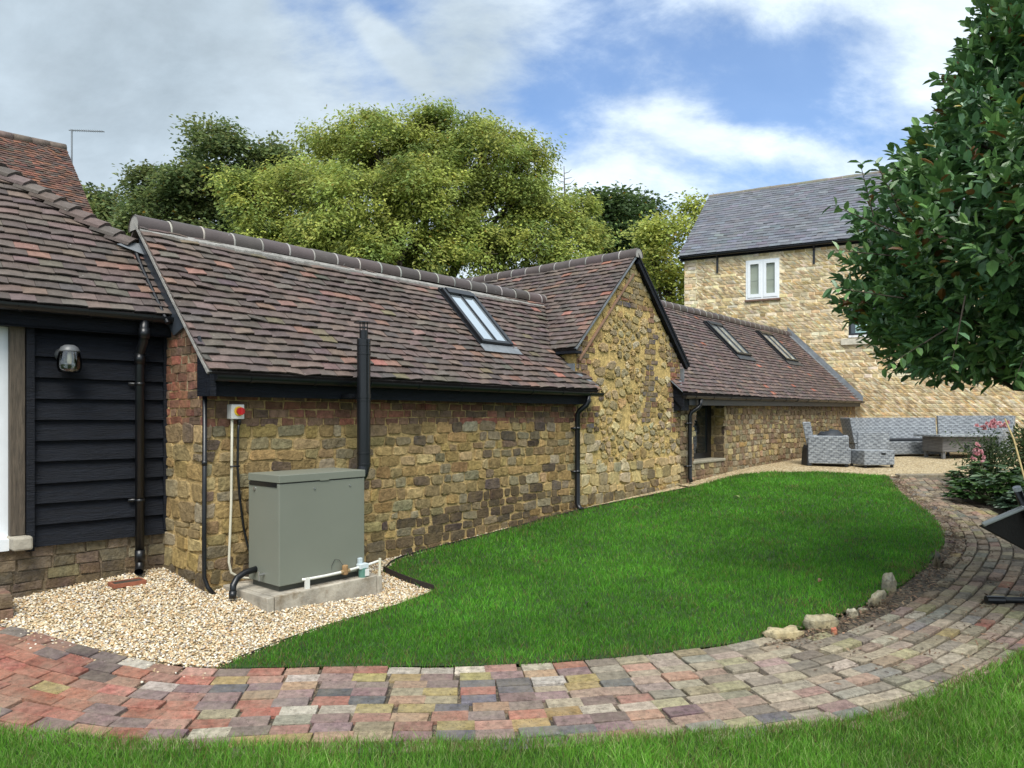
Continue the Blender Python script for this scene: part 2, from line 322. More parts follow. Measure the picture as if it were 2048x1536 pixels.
INNER = [(-3.65,5.13),(-3.41,5.09),(-2.94,4.9),(-2.38,4.73),(-1.89,4.66),(-1.06,4.73),(-.08,4.77),(.95,4.96),(1.89,5.28),(2.67,5.77),(3.5,6.49),(4.42,7.52),(4.99,8.33),(5.53,9.5),(5.97,11.01),(6.74,12.92)]
INC = catmull(INNER, .1)
LAWN = [tuple(p) for p in catmull(INNER[4:], .15)]+[(6.78,13.05),(5.9,13.57),(4.85,13.54),(4.21,13.29),(3.55,12.55),(3.03,11.9),(.84,9.66),(-.14,8.56),(-.69,7.96),(-1.15,7.39),(-1.24,7.0),(-.68,6.45)]
OUTER = [(-6.5,3.95),(-4.2,3.95),(-2.74,3.86),(-1.89,3.76),(-1.1,3.74),(-.06,3.77),(.73,3.83),(1.58,3.94),(2.04,4.05),(2.44,4.26),(2.95,4.58),(3.51,4.94),(4.3,5.6),(5.3,6.6),(5.9,7.6),(6.2,8.6)]
NEARLAWN = [tuple(p) for p in catmull(OUTER, .2)]+[(9,8.6),(9,.3),(-6.5,.3)]
PATH = [(-6.5,5.4),(-4.6,5.25)]+[tuple(p) for p in INC]+[(7.6,13.1),(7.7,12.2),(6.9,10.9),(6.5,9.9),(6.45,8.6)]+[tuple(p) for p in OUTER[::-1]]
GRAVEL = [(-3.66,5.16),(-2.94,4.91),(-2.38,4.74),(-1.91,4.69),(-.70,6.45),(-1.26,7.0),(-1.17,7.39),(-.71,7.96),(-.16,8.56),(.82,9.66),(3.0,11.9),(2.6,12.3),(.3,9.9),(-1.8,7.4),(-2.7,6.2),(-3.3,6.6),(-4.2,5.6),(-3.85,5.2)]
PATIO = [(3.03,11.9),(3.55,12.55),(4.21,13.29),(4.85,13.54),(5.9,13.57),(6.81,13.05),(8.3,13.0),(11,13.2),(15,14),(15,18),(9.2,22),(3,14.6),(2.7,12.3)]
BED = [(6.2,8.6),(6.45,9.7),(6.6,10.5),(7.3,11.8),(7.8,12.6),(8.3,13.0),(11,13.2),(14,13.5),(14,8.6)]

def ground():
    x = np.unique(np.r_[np.linspace(-400, -10, 14), np.arange(-10, 16.1, .4), np.linspace(18, 400, 14)]); y = np.unique(np.r_[np.linspace(-60, -1, 6), np.arange(0, 22.1, .4), np.linspace(26, 900, 18)])
    X, Y = np.meshgrid(x, y); Z = gz(X, Y)-.075; n = len(x); idx = np.arange(X.size).reshape(X.shape)
    mb = MB(); mb.add(np.c_[X.ravel(), Y.ravel(), Z.ravel()], np.stack([idx[:-1, :-1], idx[:-1, 1:], idx[1:, 1:], idx[1:, :-1]], -1).reshape(-1, 4))
    tag(mb.build('ground', M['field'], smooth=True), kind='structure')
ground()
zone('lawn', LAWN, M['turf'], .012)
zone('front_lawn', NEARLAWN, M['turf'], .006, .2)
zone('path_bed', PATH, M['joint'], -.009)
zone('gravel_bed', GRAVEL, M['gravel'], -.006, .12)
zone('gravel_patio', PATIO, M['gravel'], .004, .3)
zone('flower_bed', BED, M['soil'], .0, .25)

# ------------------------------------------------------------------ brick path
def jit(c, a): return np.clip(np.asarray(c)*(1+RNG.normal(0, a)) *(1+RNG.normal(0, .035, 3)), .004, 1)
PAL_MIX = [(.27,.14,.11),(.30,.13,.095),(.17,.115,.115),(.10,.095,.105),(.30,.23,.10),(.28,.18,.12),(.33,.19,.14),(.20,.14,.13),(.24,.20,.13),(.36,.32,.26)]
PAL_RED = [(.27,.105,.072),(.31,.125,.085),(.24,.10,.072),(.25,.135,.10),(.14,.105,.10)]
PAL_OLD = [(.31,.265,.20),(.33,.28,.21),(.25,.215,.165),(.27,.22,.165),(.21,.185,.145),(.18,.175,.16),(.29,.25,.18),(.27,.19,.15),(.17,.145,.12),(.26,.24,.14)]
def brick_path():
    mb = MB(); P = catmull([(-6.2,5.42),(-4.6,5.28)]+INNER, .03); T = np.gradient(P, axis=0); T /= np.linalg.norm(T, axis=1)[:, None]; N = np.c_[T[:, 1], -T[:, 0]]
    # smooth normals so that rows stay parallel round the bend
    k = np.ones(31)/31
    for _ in range(2):
        N = np.c_[np.convolve(np.pad(N[:, 0], 15, 'edge'), k, 'valid'), np.convolve(np.pad(N[:, 1], 15, 'edge'), k, 'valid')]
    N /= np.linalg.norm(N, axis=1)[:, None]
    for row in range(19):
        t = row*.107+.055; C = P+N*t; seg = np.r_[0, np.cumsum(np.linalg.norm(np.diff(C, axis=0), axis=1))]
        s = RNG.uniform(-.03, .03)+.035*row
        if row % 2: s += 0
        drift = 0
        while s < seg[-1]-.1:
            L = .213+RNG.normal(0, .002); s1 = s+RNG.normal(0, .004); i = np.searchsorted(seg, s1+L/2); i = min(i, len(C)-2); c = C[i]; tg = C[min(i+2, len(C)-1)]-C[max(i-2, 0)]; tg = tg/np.linalg.norm(tg)
            s += .2185
            if c[0] > 1.6 and RNG.random() < .12: s -= .075; L *= .64
            if inpoly(np.array(c[0]), np.array(c[1]), NEARLAWN) and polydist(np.array(c[0]), np.array(c[1]), NEARLAWN) > .06: continue
            if inpoly(np.array(c[0]), np.array(c[1]), BED) : continue
            if inpoly(np.array(c[0]), np.array(c[1]), GRAVEL): continue
            if c[0] > 6.2 and c[1] < 8.6: continue
            if c[0] > 7.3: continue
            if 1.95 < c[0] < 4.85 and row*.107 < .25*math.sin((c[0]-1.95)/2.9*math.pi)**.7-.05: continue
            old = np.clip((c[0]-.1+RNG.normal(0, .35))/.9, 0, 1); red = np.clip((-1.5-c[0]+RNG.normal(0, .35))/.9, 0, .95)
            if RNG.random() < (.03 if old > .5 else .0): pal = PAL_MIX
            elif RNG.random() < old: pal = PAL_OLD
            elif RNG.random() < red: pal = PAL_RED
            else: pal = PAL_MIX
            col = jit(pal[RNG.integers(len(pal))], .12 if old < .5 else .09)*1.10
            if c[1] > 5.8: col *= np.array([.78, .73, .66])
            sink = RNG.normal(0, .0025 if old < .5 else .0055)
            if old > .5 and c[1] > 6.3 and RNG.random() < .08: sink -= .03
            a = RNG.normal(0, .008 if old < .5 else .016); tg = np.array([tg[0]*math.cos(a)-tg[1]*math.sin(a), tg[0]*math.sin(a)+tg[1]*math.cos(a)]); nr = np.array([tg[1], -tg[0]])
            hl, hw = L/2-.001, .0512-.004*min(1, max(0, (c[0]-1.0)/1.2))+RNG.normal(0, .0012); g = float(gz(c[0], c[1]))
            gx = (float(gz(c[0]+.1*tg[0], c[1]+.1*tg[1]))-g)/.1+RNG.normal(0, .006 if old < .5 else .014); gn = (float(gz(c[0]+.1*nr[0], c[1]+.1*nr[1]))-g)/.1+(.10*min(1, max(0, (c[0]-1.7)/1.3)))+RNG.normal(0, .012 if old < .5 else .028)
            top = g+.012+sink; vs = []
            be = .003 if old < .5 else .006
            for (kx, zz) in ((1, -.05), (1, -be), (0, 0)):
                for sx, sy in ((-1, -1), (1, -1), (1, 1), (-1, 1)):
                    lx = sx*(hl-(1-kx)*be*1.4+RNG.normal(0, .0015)); ly = sy*(hw-(1-kx)*be*1.2+RNG.normal(0, .0012)); p = c+tg*lx+nr*ly
                    vs.append((p[0], p[1], top+zz+gx*lx+gn*ly))
            f = [(8, 11, 10, 9)]
            for q in range(4):
                r = (q+1) % 4; f += [(q, 4+q, 4+r, r), (4+q, 8+q, 8+r, 4+r)]
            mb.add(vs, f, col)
    tag(mb.build('brick_path', M['brick_pave']), kind='structure')
brick_path()

# ------------------------------------------------------------------ stone walling: every stone is a small domed block proud of the mortar
def voronoi(pts, bounds):
    pts = np.asarray(pts); out = []
    for i, p in enumerate(pts):
        x0, x1, z0, z1 = bounds; poly = [(x0, z0), (x1, z0), (x1, z1), (x0, z1)]
        d = np.hypot(*(pts-p).T); 
        for j in np.argsort(d)[1:18]:
            q = pts[j]; m = (p+q)/2; n = q-p; res = []
            for a in range(len(poly)):
                A = np.array(poly[a]); B = np.array(poly[(a+1) % len(poly)]); da = (A-m)@n; db = (B-m)@n
                if da <= 0: res.append(tuple(A))
                if da*db < 0: res.append(tuple(A+(B-A)*da/(da-db)))
            poly = res
            if len(poly) < 3: break
        if len(poly) >= 3: out.append((i, np.array(poly)))
    return out
def stone(mb, poly, O, ux, uz, n, col, gap=.012, h=.012, rnd=1, jitter=.006, base=0.0):
    p = np.asarray(poly, float); c = p.mean(0); r = np.hypot(*(p-c).T).mean()
    if r < .012: return
    p = c+(p-c)*max(.3, 1-gap/max(r*.8, .01))
    for _ in range(rnd):
        k = .21 if rnd > 1 else .13; q = []
        for i in range(len(p)):
            a, b = p[i], p[(i+1) % len(p)]; q += [a*(1-k)+b*k, a*k+b*(1-k)]
        p = np.array(q)
    m = len(p); p = p+RNG.normal(0, jitter, p.shape)*.6; tilt = RNG.normal(0, .05, 2); hh = h*RNG.uniform(.6, 1.4)
    rings = []
    for sc, z in ((1.0, -.004), (.97, hh*.62), (.89, hh)):
        q = c+(p-c)*sc; zz = base+z+((q-c)@tilt if z > 0 else np.zeros(m))+(RNG.normal(0, hh*.18, m) if z > 0 else 0)
        rings.append(O+q[:, :1]*ux+q[:, 1:]*uz+zz[:, None]*n)
    ctr = O+c[0]*ux+c[1]*uz+(base+hh*1.08)*n; v = np.r_[rings[0], rings[1], rings[2], [ctr]]; f = []
    flip = np.dot(np.cross(ux, uz), n) < 0
    ar = 0.5*np.sum(p[:, 0]*np.roll(p[:, 1], -1)-np.roll(p[:, 0], -1)*p[:, 1])
    rev = flip != (ar < 0)
    for k in range(2):
        for i in range(m): f.append((k*m+i, k*m+(i+1) % m, (k+1)*m+(i+1) % m, (k+1)*m+i))
    for i in range(m): f.append((2*m+i, 2*m+(i+1) % m, 3*m))
    if rev: f = [q[::-1] for q in f]
    mb.add(v, f, col)
def rect(x0, x1, z0, z1, j=0.0):
    return np.array([(x0, z0), (x1, z0), (x1, z1), (x0, z1)])+RNG.normal(0, j, (4, 2))
S_OCHRE = [(.37,.255,.105),(.31,.215,.085),(.41,.30,.15),(.28,.19,.085),(.35,.265,.135),(.23,.165,.085)]
S_GREY = [(.245,.205,.135),(.20,.165,.11),(.32,.275,.19),(.27,.225,.14)]
S_PALE = [(.47,.37,.20),(.42,.32,.16),(.50,.42,.27),(.37,.29,.17),(.44,.33,.15)]
S_DARK = [(.115,.09,.07),(.095,.074,.062),(.15,.11,.075)]
S_BRICK = [(.20,.075,.055),(.15,.065,.05),(.24,.09,.065),(.11,.07,.055),(.17,.10,.07)]
S_PURP = [(.13,.10,.10),(.15,.11,.10),(.11,.10,.11),(.19,.10,.075)]
def pick(*pw):
    r = RNG.random(); a = 0
    for pal, w in pw:
        a += w
        if r <= a: return jit(pal[RNG.integers(len(pal))], .14)
    return jit(pw[-1][0][0], .14)
def courses(mb, frame, x0, x1, z0, z1, hs, ws, colf, inside=None, gap=.012, h=.012, rnd=1, j=.008, wave=.01, **kw):
    O, ux, uz, n = frame; z = z1; ph = RNG.uniform(0, 6, 4)
    while z > z0+.02:
        hh = RNG.uniform(*hs); zb = z-hh; x = x0-RNG.uniform(0, ws[0])
        while x < x1:
            w = RNG.uniform(*ws); a, b = max(x, x0), min(x+w, x1); x += w
            if b-a < .04: continue
            dz = wave*math.sin(a*1.7+ph[0]+zb*3); c = ((a+b)/2, (z+zb)/2)
            if inside and not inside(*c): continue
            zt, zl = z+dz, zb+dz
            if h > .008 and b-a > .16 and hh > .10 and RNG.random() < .12:
                mid = (zt+zl)/2
                stone(mb, rect(a, b, mid, zt, j), O, ux, uz, n, colf(*c), gap, h, rnd, **kw); stone(mb, rect(a, b, zl, mid, j), O, ux, uz, n, colf(*c), gap, h, rnd, **kw); continue
            stone(mb, rect(a, b, zl, zt, j), O, ux, uz, n, colf(*c), gap, h, rnd, **kw)
        z = zb
U = V3(.6510, .7591, 0); VV = V3(-.7591, .6510, 0); Z3 = V3(0, 0, 1); C0 = V3(-2.53, 5.93, 0)
def B(u, v, z=0): return C0+U*u+VV*v+Z3*z
def wgz(u, v=0): p = B(u, v); return float(gz(p[0], p[1]))

# ------------------------------------------------------------------ tiled roofs
T_MAIN = [((.098,.074,.065),5),((.112,.084,.073),5),((.085,.068,.061),4),((.100,.083,.070),3),((.14,.100,.082),2.6),((.185,.108,.083),1.3),((.27,.125,.09),.5),((.14,.115,.070),.35),((.125,.092,.082),3)]
T_R3 = [((.105,.075,.068),5),((.12,.085,.078),5),((.092,.072,.066),4),((.14,.10,.085),3),((.17,.11,.09),1.2),((.32,.12,.08),.22)]
T_OLD = [((.105,.066,.054),4),((.135,.073,.055),4),((.085,.066,.058),4),((.18,.086,.06),2),((.22,.105,.072),.6)]
T_SLATE = [((.115,.122,.140),5),((.10,.106,.124),5),((.128,.135,.152),3),((.105,.102,.118),3)]
def wpick(pal, a=.1):
    w = np.array([p[1] for p in pal], float); i = RNG.choice(len(pal), p=w/w.sum()); return jit(pal[i][0], a)
def tiles(mb, O, u, s, u0f, u1f, L, pal, gauge=.1, w=.165, th=.013, wob=.003, start=0, camber=.004, lap=1.55, sag=None):
    n = np.cross(u, s); n = n/np.linalg.norm(n)
    if n[2] < 0: n = -n
    i = 0; d = start
    while d < L-.02:
        lo, hi = u0f(d+gauge*.4), u1f(d+gauge*.4); x = lo-RNG.uniform(0, .03)-(w/2 if i % 2 else 0); cl = RNG.normal(0, .002)
        while x < hi:
            ww = w*(1+RNG.normal(0, .02)); a, b = max(x+.0012, lo), min(x+ww-.0012, hi); x += ww
            if b-a < .03: continue
            l0 = d+RNG.normal(0, wob)+cl; l1 = min(d+gauge*lap, L+.03); r0 = th*2.6+abs(RNG.normal(0, wob*.9)); tl = RNG.normal(0, wob*.8)
            sg = sag((a+b)/2, d) if sag else 0
            m = (a+b)/2; vs = []
            for (uu, k) in ((a, -1), (m, 0), (b, 1)):
                cz = (0 if k == 0 else -camber); vs += [O+u*uu+s*(l0+tl*k)+n*(r0+tl*k+cz+sg), O+u*uu+s*(l0+tl*k)+n*(r0+tl*k+cz-th+sg), O+u*uu+s*l1+n*(th*.45+cz*.4+sg)]
            f = [(0, 3, 5, 2), (3, 6, 8, 5), (1, 4, 3, 0), (4, 7, 6, 3), (1, 0, 2), (6, 7, 8)]
            if np.dot(np.cross(u, s), n) < 0: f = [q[::-1] for q in f]
            mb.add(vs, f, wpick(pal))
        d += gauge; i += 1
def ridge(mb, a, b, r=.115, seg=.31, col=(.075,.058,.053), joint=(.29,.28,.255), up=V3(0, 0, 1), endcap=True, drop=.35):
    a, b = np.asarray(a), np.asarray(b); L = np.linalg.norm(b-a); t = (b-a)/L; side = np.cross(t, up); side /= np.linalg.norm(side); up = np.cross(side, t)
    th = np.linspace(-math.pi*.5-drop, math.pi*.5+drop, 13)
    def arc(p, rr): return p+rr*(np.sin(th)[:, None]*side+np.cos(th)[:, None]*up)
    x = 0
    while x < L-.05:
        l = min(seg*(1+RNG.normal(0, .015)), L-x); dz = RNG.normal(0, .003); rr = r*(1+RNG.normal(0, .015)); c = jit(col, .10)
        A = arc(a+t*x+up*dz, rr*1.01); Bc = arc(a+t*(x+l-.016)+up*dz, rr*.975); f = [(i, i+1, 14+i, 13+i) for i in range(12)]; mb.add(np.r_[A, Bc], f, c)
        J = arc(a+t*(x+l-.014)+up*dz, rr*1.008); K = arc(a+t*(x+l+.002)+up*dz, rr*1.012); J2 = arc(a+t*(x+l-.02), rr*.9); K2 = arc(a+t*(x+l+.004), rr*.9)
        mb.add(np.r_[J2, J, K, K2], [(k*13+i, k*13+i+1, (k+1)*13+i+1, (k+1)*13+i) for k in range(3) for i in range(12)], jit(joint, .12)); x += l
    if endcap:
        for p in (a, b): A = arc(p+t*(.01 if p is a else -.01), r*.97); mb.add(A, [tuple(range(13))], (.33, .31, .28))
def fillet(mb, a, b, side, h=.07):           # mortar bedding along the foot of the ridge
    a, b = np.asarray(a), np.asarray(b); n = max(2, int(np.linalg.norm(b-a)/.1)); up = V3(0, 0, 1)
    for i in range(n):
        p, q = a+(b-a)*i/n, a+(b-a)*(i+1)/n; w = h*RNG.uniform(.7, 1.25)
        mb.prism([p, q, q+side*w, p+side*w], up*.03, (.11, .105, .10))

# ------------------------------------------------------------------ gutters and downpipes
def gutter(mb, a, b, r=.056, n_br=8):
    a, b = np.asarray(a), np.asarray(b); t = (b-a)/np.linalg.norm(b-a); side = np.cross(t, Z3); th = np.linspace(0, math.pi, 11); col = (.01, .01, .012)
    def arc(p, rr): return p+rr*(np.cos(th)[:, None]*side-np.sin(th)[:, None]*Z3)
    v = np.r_[arc(a, r), arc(b, r), arc(a, r-.004), arc(b, r-.004)]; f = [(i, i+1, 12+i, 11+i) for i in range(10)]+[(22+i+1, 22+i, 33+i, 33+i+1) for i in range(10)]
    f += [(0, 11, 33, 22), (10, 32, 43, 21)]; mb.add(v, f, col)
    for p in (a, b): mb.add(arc(p, r), [tuple(range(11))], col)
    L = np.linalg.norm(b-a)
    for i in range(n_br):
        p = a+t*L*(i+.5)/n_br
        A, Bc = arc(p-t*.014, r+.006), arc(p+t*.014, r+.006); mb.add(np.r_[A, Bc], [(i, i+1, 12+i, 11+i) for i in range(10)]+[tuple(range(11)), tuple(range(21, 10, -1))], col)
    return mb
def pipe_clips(mb, pts, r, back):
    for p in pts:
        mb.tube([p-Z3*.018, p+Z3*.018], r*1.14, 14); mb.box(p+back*(r+.01), back*(r+.015)*.9, np.cross(back, Z3)*.06, Z3*.012)

# ================================================================== main stone range
def main_range():
    root = thing('stone_outbuilding', 'long low stone outbuilding with brown clay tile roof behind the green boiler', 'outbuilding', B(2.6, .6, -1.45))
    n = -VV; f_long = (C0, U, Z3, n); f_end = (C0, VV, Z3, -U)
    core = MB(); core.prism([B(.004, .006, -1.9), B(5.25, .006, -1.9), B(5.25, 2.3, -1.9), B(.004, 2.3, -1.9)], Z3*2.12, (.46, .325, .145))
    core.prism([B(.004, .004, .22), B(.004, 2.4, .22), B(.004, 2.4, .6), B(.004, 1.21, 1.68), B(.004, .004, .5)], U*.2, (.33, .27, .18))
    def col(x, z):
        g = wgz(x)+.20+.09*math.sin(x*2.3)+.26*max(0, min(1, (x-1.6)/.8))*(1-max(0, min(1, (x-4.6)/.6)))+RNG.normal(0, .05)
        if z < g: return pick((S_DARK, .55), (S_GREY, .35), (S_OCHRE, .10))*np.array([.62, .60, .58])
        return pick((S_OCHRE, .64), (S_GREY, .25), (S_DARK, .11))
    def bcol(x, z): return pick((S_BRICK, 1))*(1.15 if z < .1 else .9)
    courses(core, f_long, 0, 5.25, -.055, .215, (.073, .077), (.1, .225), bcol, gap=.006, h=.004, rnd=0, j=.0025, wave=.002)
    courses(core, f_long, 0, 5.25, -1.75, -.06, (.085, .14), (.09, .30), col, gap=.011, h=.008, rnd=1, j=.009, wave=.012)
    def ecol(x, z):
        if z < wgz(0, x)+.14: return pick((S_DARK, .5), (S_GREY, .4), (S_OCHRE, .1))*.75
        return pick((S_OCHRE, .66), (S_GREY, .26), (S_DARK, .08))
    ins = lambda x, z: z < .46+1.02*(x-.02)
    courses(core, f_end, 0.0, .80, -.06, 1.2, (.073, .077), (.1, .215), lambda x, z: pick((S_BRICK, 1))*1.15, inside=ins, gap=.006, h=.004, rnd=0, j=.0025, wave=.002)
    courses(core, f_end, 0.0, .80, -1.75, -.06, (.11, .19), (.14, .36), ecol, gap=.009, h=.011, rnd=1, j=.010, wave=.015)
    core.build('wall', M['stone'], root)
    rf = MB(); s = (VV*1.41+Z3*1.44); Ls = np.linalg.norm(s); s = s/Ls; O = B(0, -.2, .36)
    # roof deck under the tiles
    nrm = np.cross(U, s); nrm = nrm if nrm[2] > 0 else -nrm
    rf.prism([O+U*-.06-nrm*.04, O+U*5.5-nrm*.04, O+U*5.5+s*.28-nrm*.04, O+U*5.22+s*.28-nrm*.04, O+U*6.05+s*Ls-nrm*.04, O+U*-.06+s*Ls-nrm*.04], nrm*.035, (.05, .04, .035))
    b0 = B(0, 1.21, 1.80); rf.prism([b0+U*-.06, b0+U*6.0, b0+U*6.0+VV*1.5-Z3*1.5, b0+U*-.06+VV*1.5-Z3*1.5], -Z3*.03, (.09, .07, .06))
    def u1(d):
        v = -.2+d*s@VV; z = .36+d*s[2]
        if v < .0: return 5.53
        if z < .93: return 5.53-(v)/.17*.30 if v < .17 else 5.24
        return min(5.15+(z-.93)/.963+.02, 6.1)
    sag = lambda x, d: -.014*math.sin(max(0, min(1, x/6))*math.pi)-.006*math.sin(x*2.1+d*3)
    tiles(rf, O, U, s, lambda d: -.07, u1, Ls+.02, T_MAIN, .0985, .178, sag=sag, wob=.0042, th=.0145)
    roof = rf.build('roof', M['tile'], root)
    rm = MB(); ridge(rm, B(-.08, 1.215, 1.765), B(6.02, 1.215, 1.80), .110, .315); rm.build('ridge', M['ridge'], root, smooth=True)
    fl = MB(); fillet(fl, B(-.07, 1.10, 1.70), B(5.95, 1.10, 1.70), -VV*.7-Z3*.7, .05); 
    # verge mortar line
    for i in range(14):
        a, c = O+s*(Ls*i/14), O+s*(Ls*(i+1)/14); fl.box((a+c)/2+U*-.055+nrm*-.014, U*.018, s*(Ls/28), nrm*.012, (.27, .26, .24))
    fl.build('verge_mortar', M['mortar_grey'], root)
    up = MB()          # black lead covered upstand of the gable over the lower boarded roof
    up.prism([B(-.03, .32, .76), B(-.03, 1.21, 1.66), B(-.03, 1.21, 1.30), B(-.03, .50, .70)], U*.03)
    up.build('gable_flashing', M['black_lead'], root); up = MB(); up.tube([B(-.075, 1.26, 1.63), B(-.085, 1.0, 1.33), B(-.09, .72, 1.05), B(-.09, .48, .80)], .018, 8); up.build('verge_pipe', M['black_plastic'], root)
    bb = MB(); bb.prism([B(-.06, -.14, .285), B(5.36, -.14, .285), B(5.36, -.14, .165), B(-.06, -.14, .165)], VV*.025)
    bb.prism([B(-.055, -.2, .33), B(-.055, .02, .54), B(-.055, .02, .165), B(-.055, -.2, .165)], U*.05)
    bb.prism([B(-.005, -.115, .172), B(5.35, -.115, .172), B(5.35, .0, .172), B(-.005, .0, .172)], Z3*.012)
    bb.build('fascia', M['black_board'], root)
    g = gutter(MB(), B(-.02, -.205, .335), B(5.56, -.205, .325), .052, 9); g.build('gutter', M['black_plastic'], root)
    dp = MB(); o5 = 5.235; dp.tube([B(o5, -.205, .30), B(o5, -.205, .20), B(o5-.02, -.19, .155), B(o5-.06, -.10, .075), B(o5-.065, -.075, .03), B(o5-.065, -.075, wgz(5.15)+.09), B(o5-.065, -.10, wgz(5.15)+.04), B(o5-.065, -.15, wgz(5.15)+.01)], .036, 14)
    pipe_clips(dp, [B(o5-.065, -.075, z) for z in (-.16, -.75)], .036, VV); dp.build('downpipe', M['black_plastic'], root, smooth=True)
    # roof window on the main slope
    skylight(root, O, U, s, nrm, 3.64, 4.23, (.30+.2)/(s@VV)+.02, (1.04+.2)/(s@VV), True)
    return root
def skylight(root, O, u, s, n, u0, u1, d0, d1, bar):
    P = lambda x, d, h: O+u*x+s*d+n*h
    fm = MB(); w = .055
    def bar_(x0, x1, a, b, h0, h1): fm.box(P((x0+x1)/2, (a+b)/2, (h0+h1)/2), u*(x1-x0)/2, s*(b-a)/2, n*(h1-h0)/2)
    bar_(u0, u0+w, d0, d1, .0, .075); bar_(u1-w, u1, d0, d1, .0, .075); bar_(u0+w, u1-w, d1-.10, d1, .0, .088); bar_(u0+w, u1-w, d0, d0+.05, .0, .070)
    bar_(u0-.02, u1+.02, d1-.012, d1+.03, .0, .05); bar_(u0-.035, u0, d0-.02, d1+.02, .0, .035); bar_(u1, u1+.035, d0-.02, d1+.02, .0, .035)
    if bar: bar_((u0+u1)/2-.011, (u0+u1)/2+.011, d0+.05, d1-.10, .05, .072)
    f = fm.build('roof_window', M['black_metal'], root, bevel=.004)
    p = MB(); p.box(P((u0+u1)/2, (d0+d1)/2-.02, .048), u*((u1-u0)/2-w*.9), s*((d1-d0)/2-.06), n*.004); p.build('pane', M['glass_sky'], f)
    l = MB(); l.box(P((u0+u1)/2+.03, d0-.075, .030), u*((u1-u0)/2+.06), s*.07, n*.003); l.build('lead_apron', M['lead'] if u0 < 6 else M['black_lead'], f)
main_range()

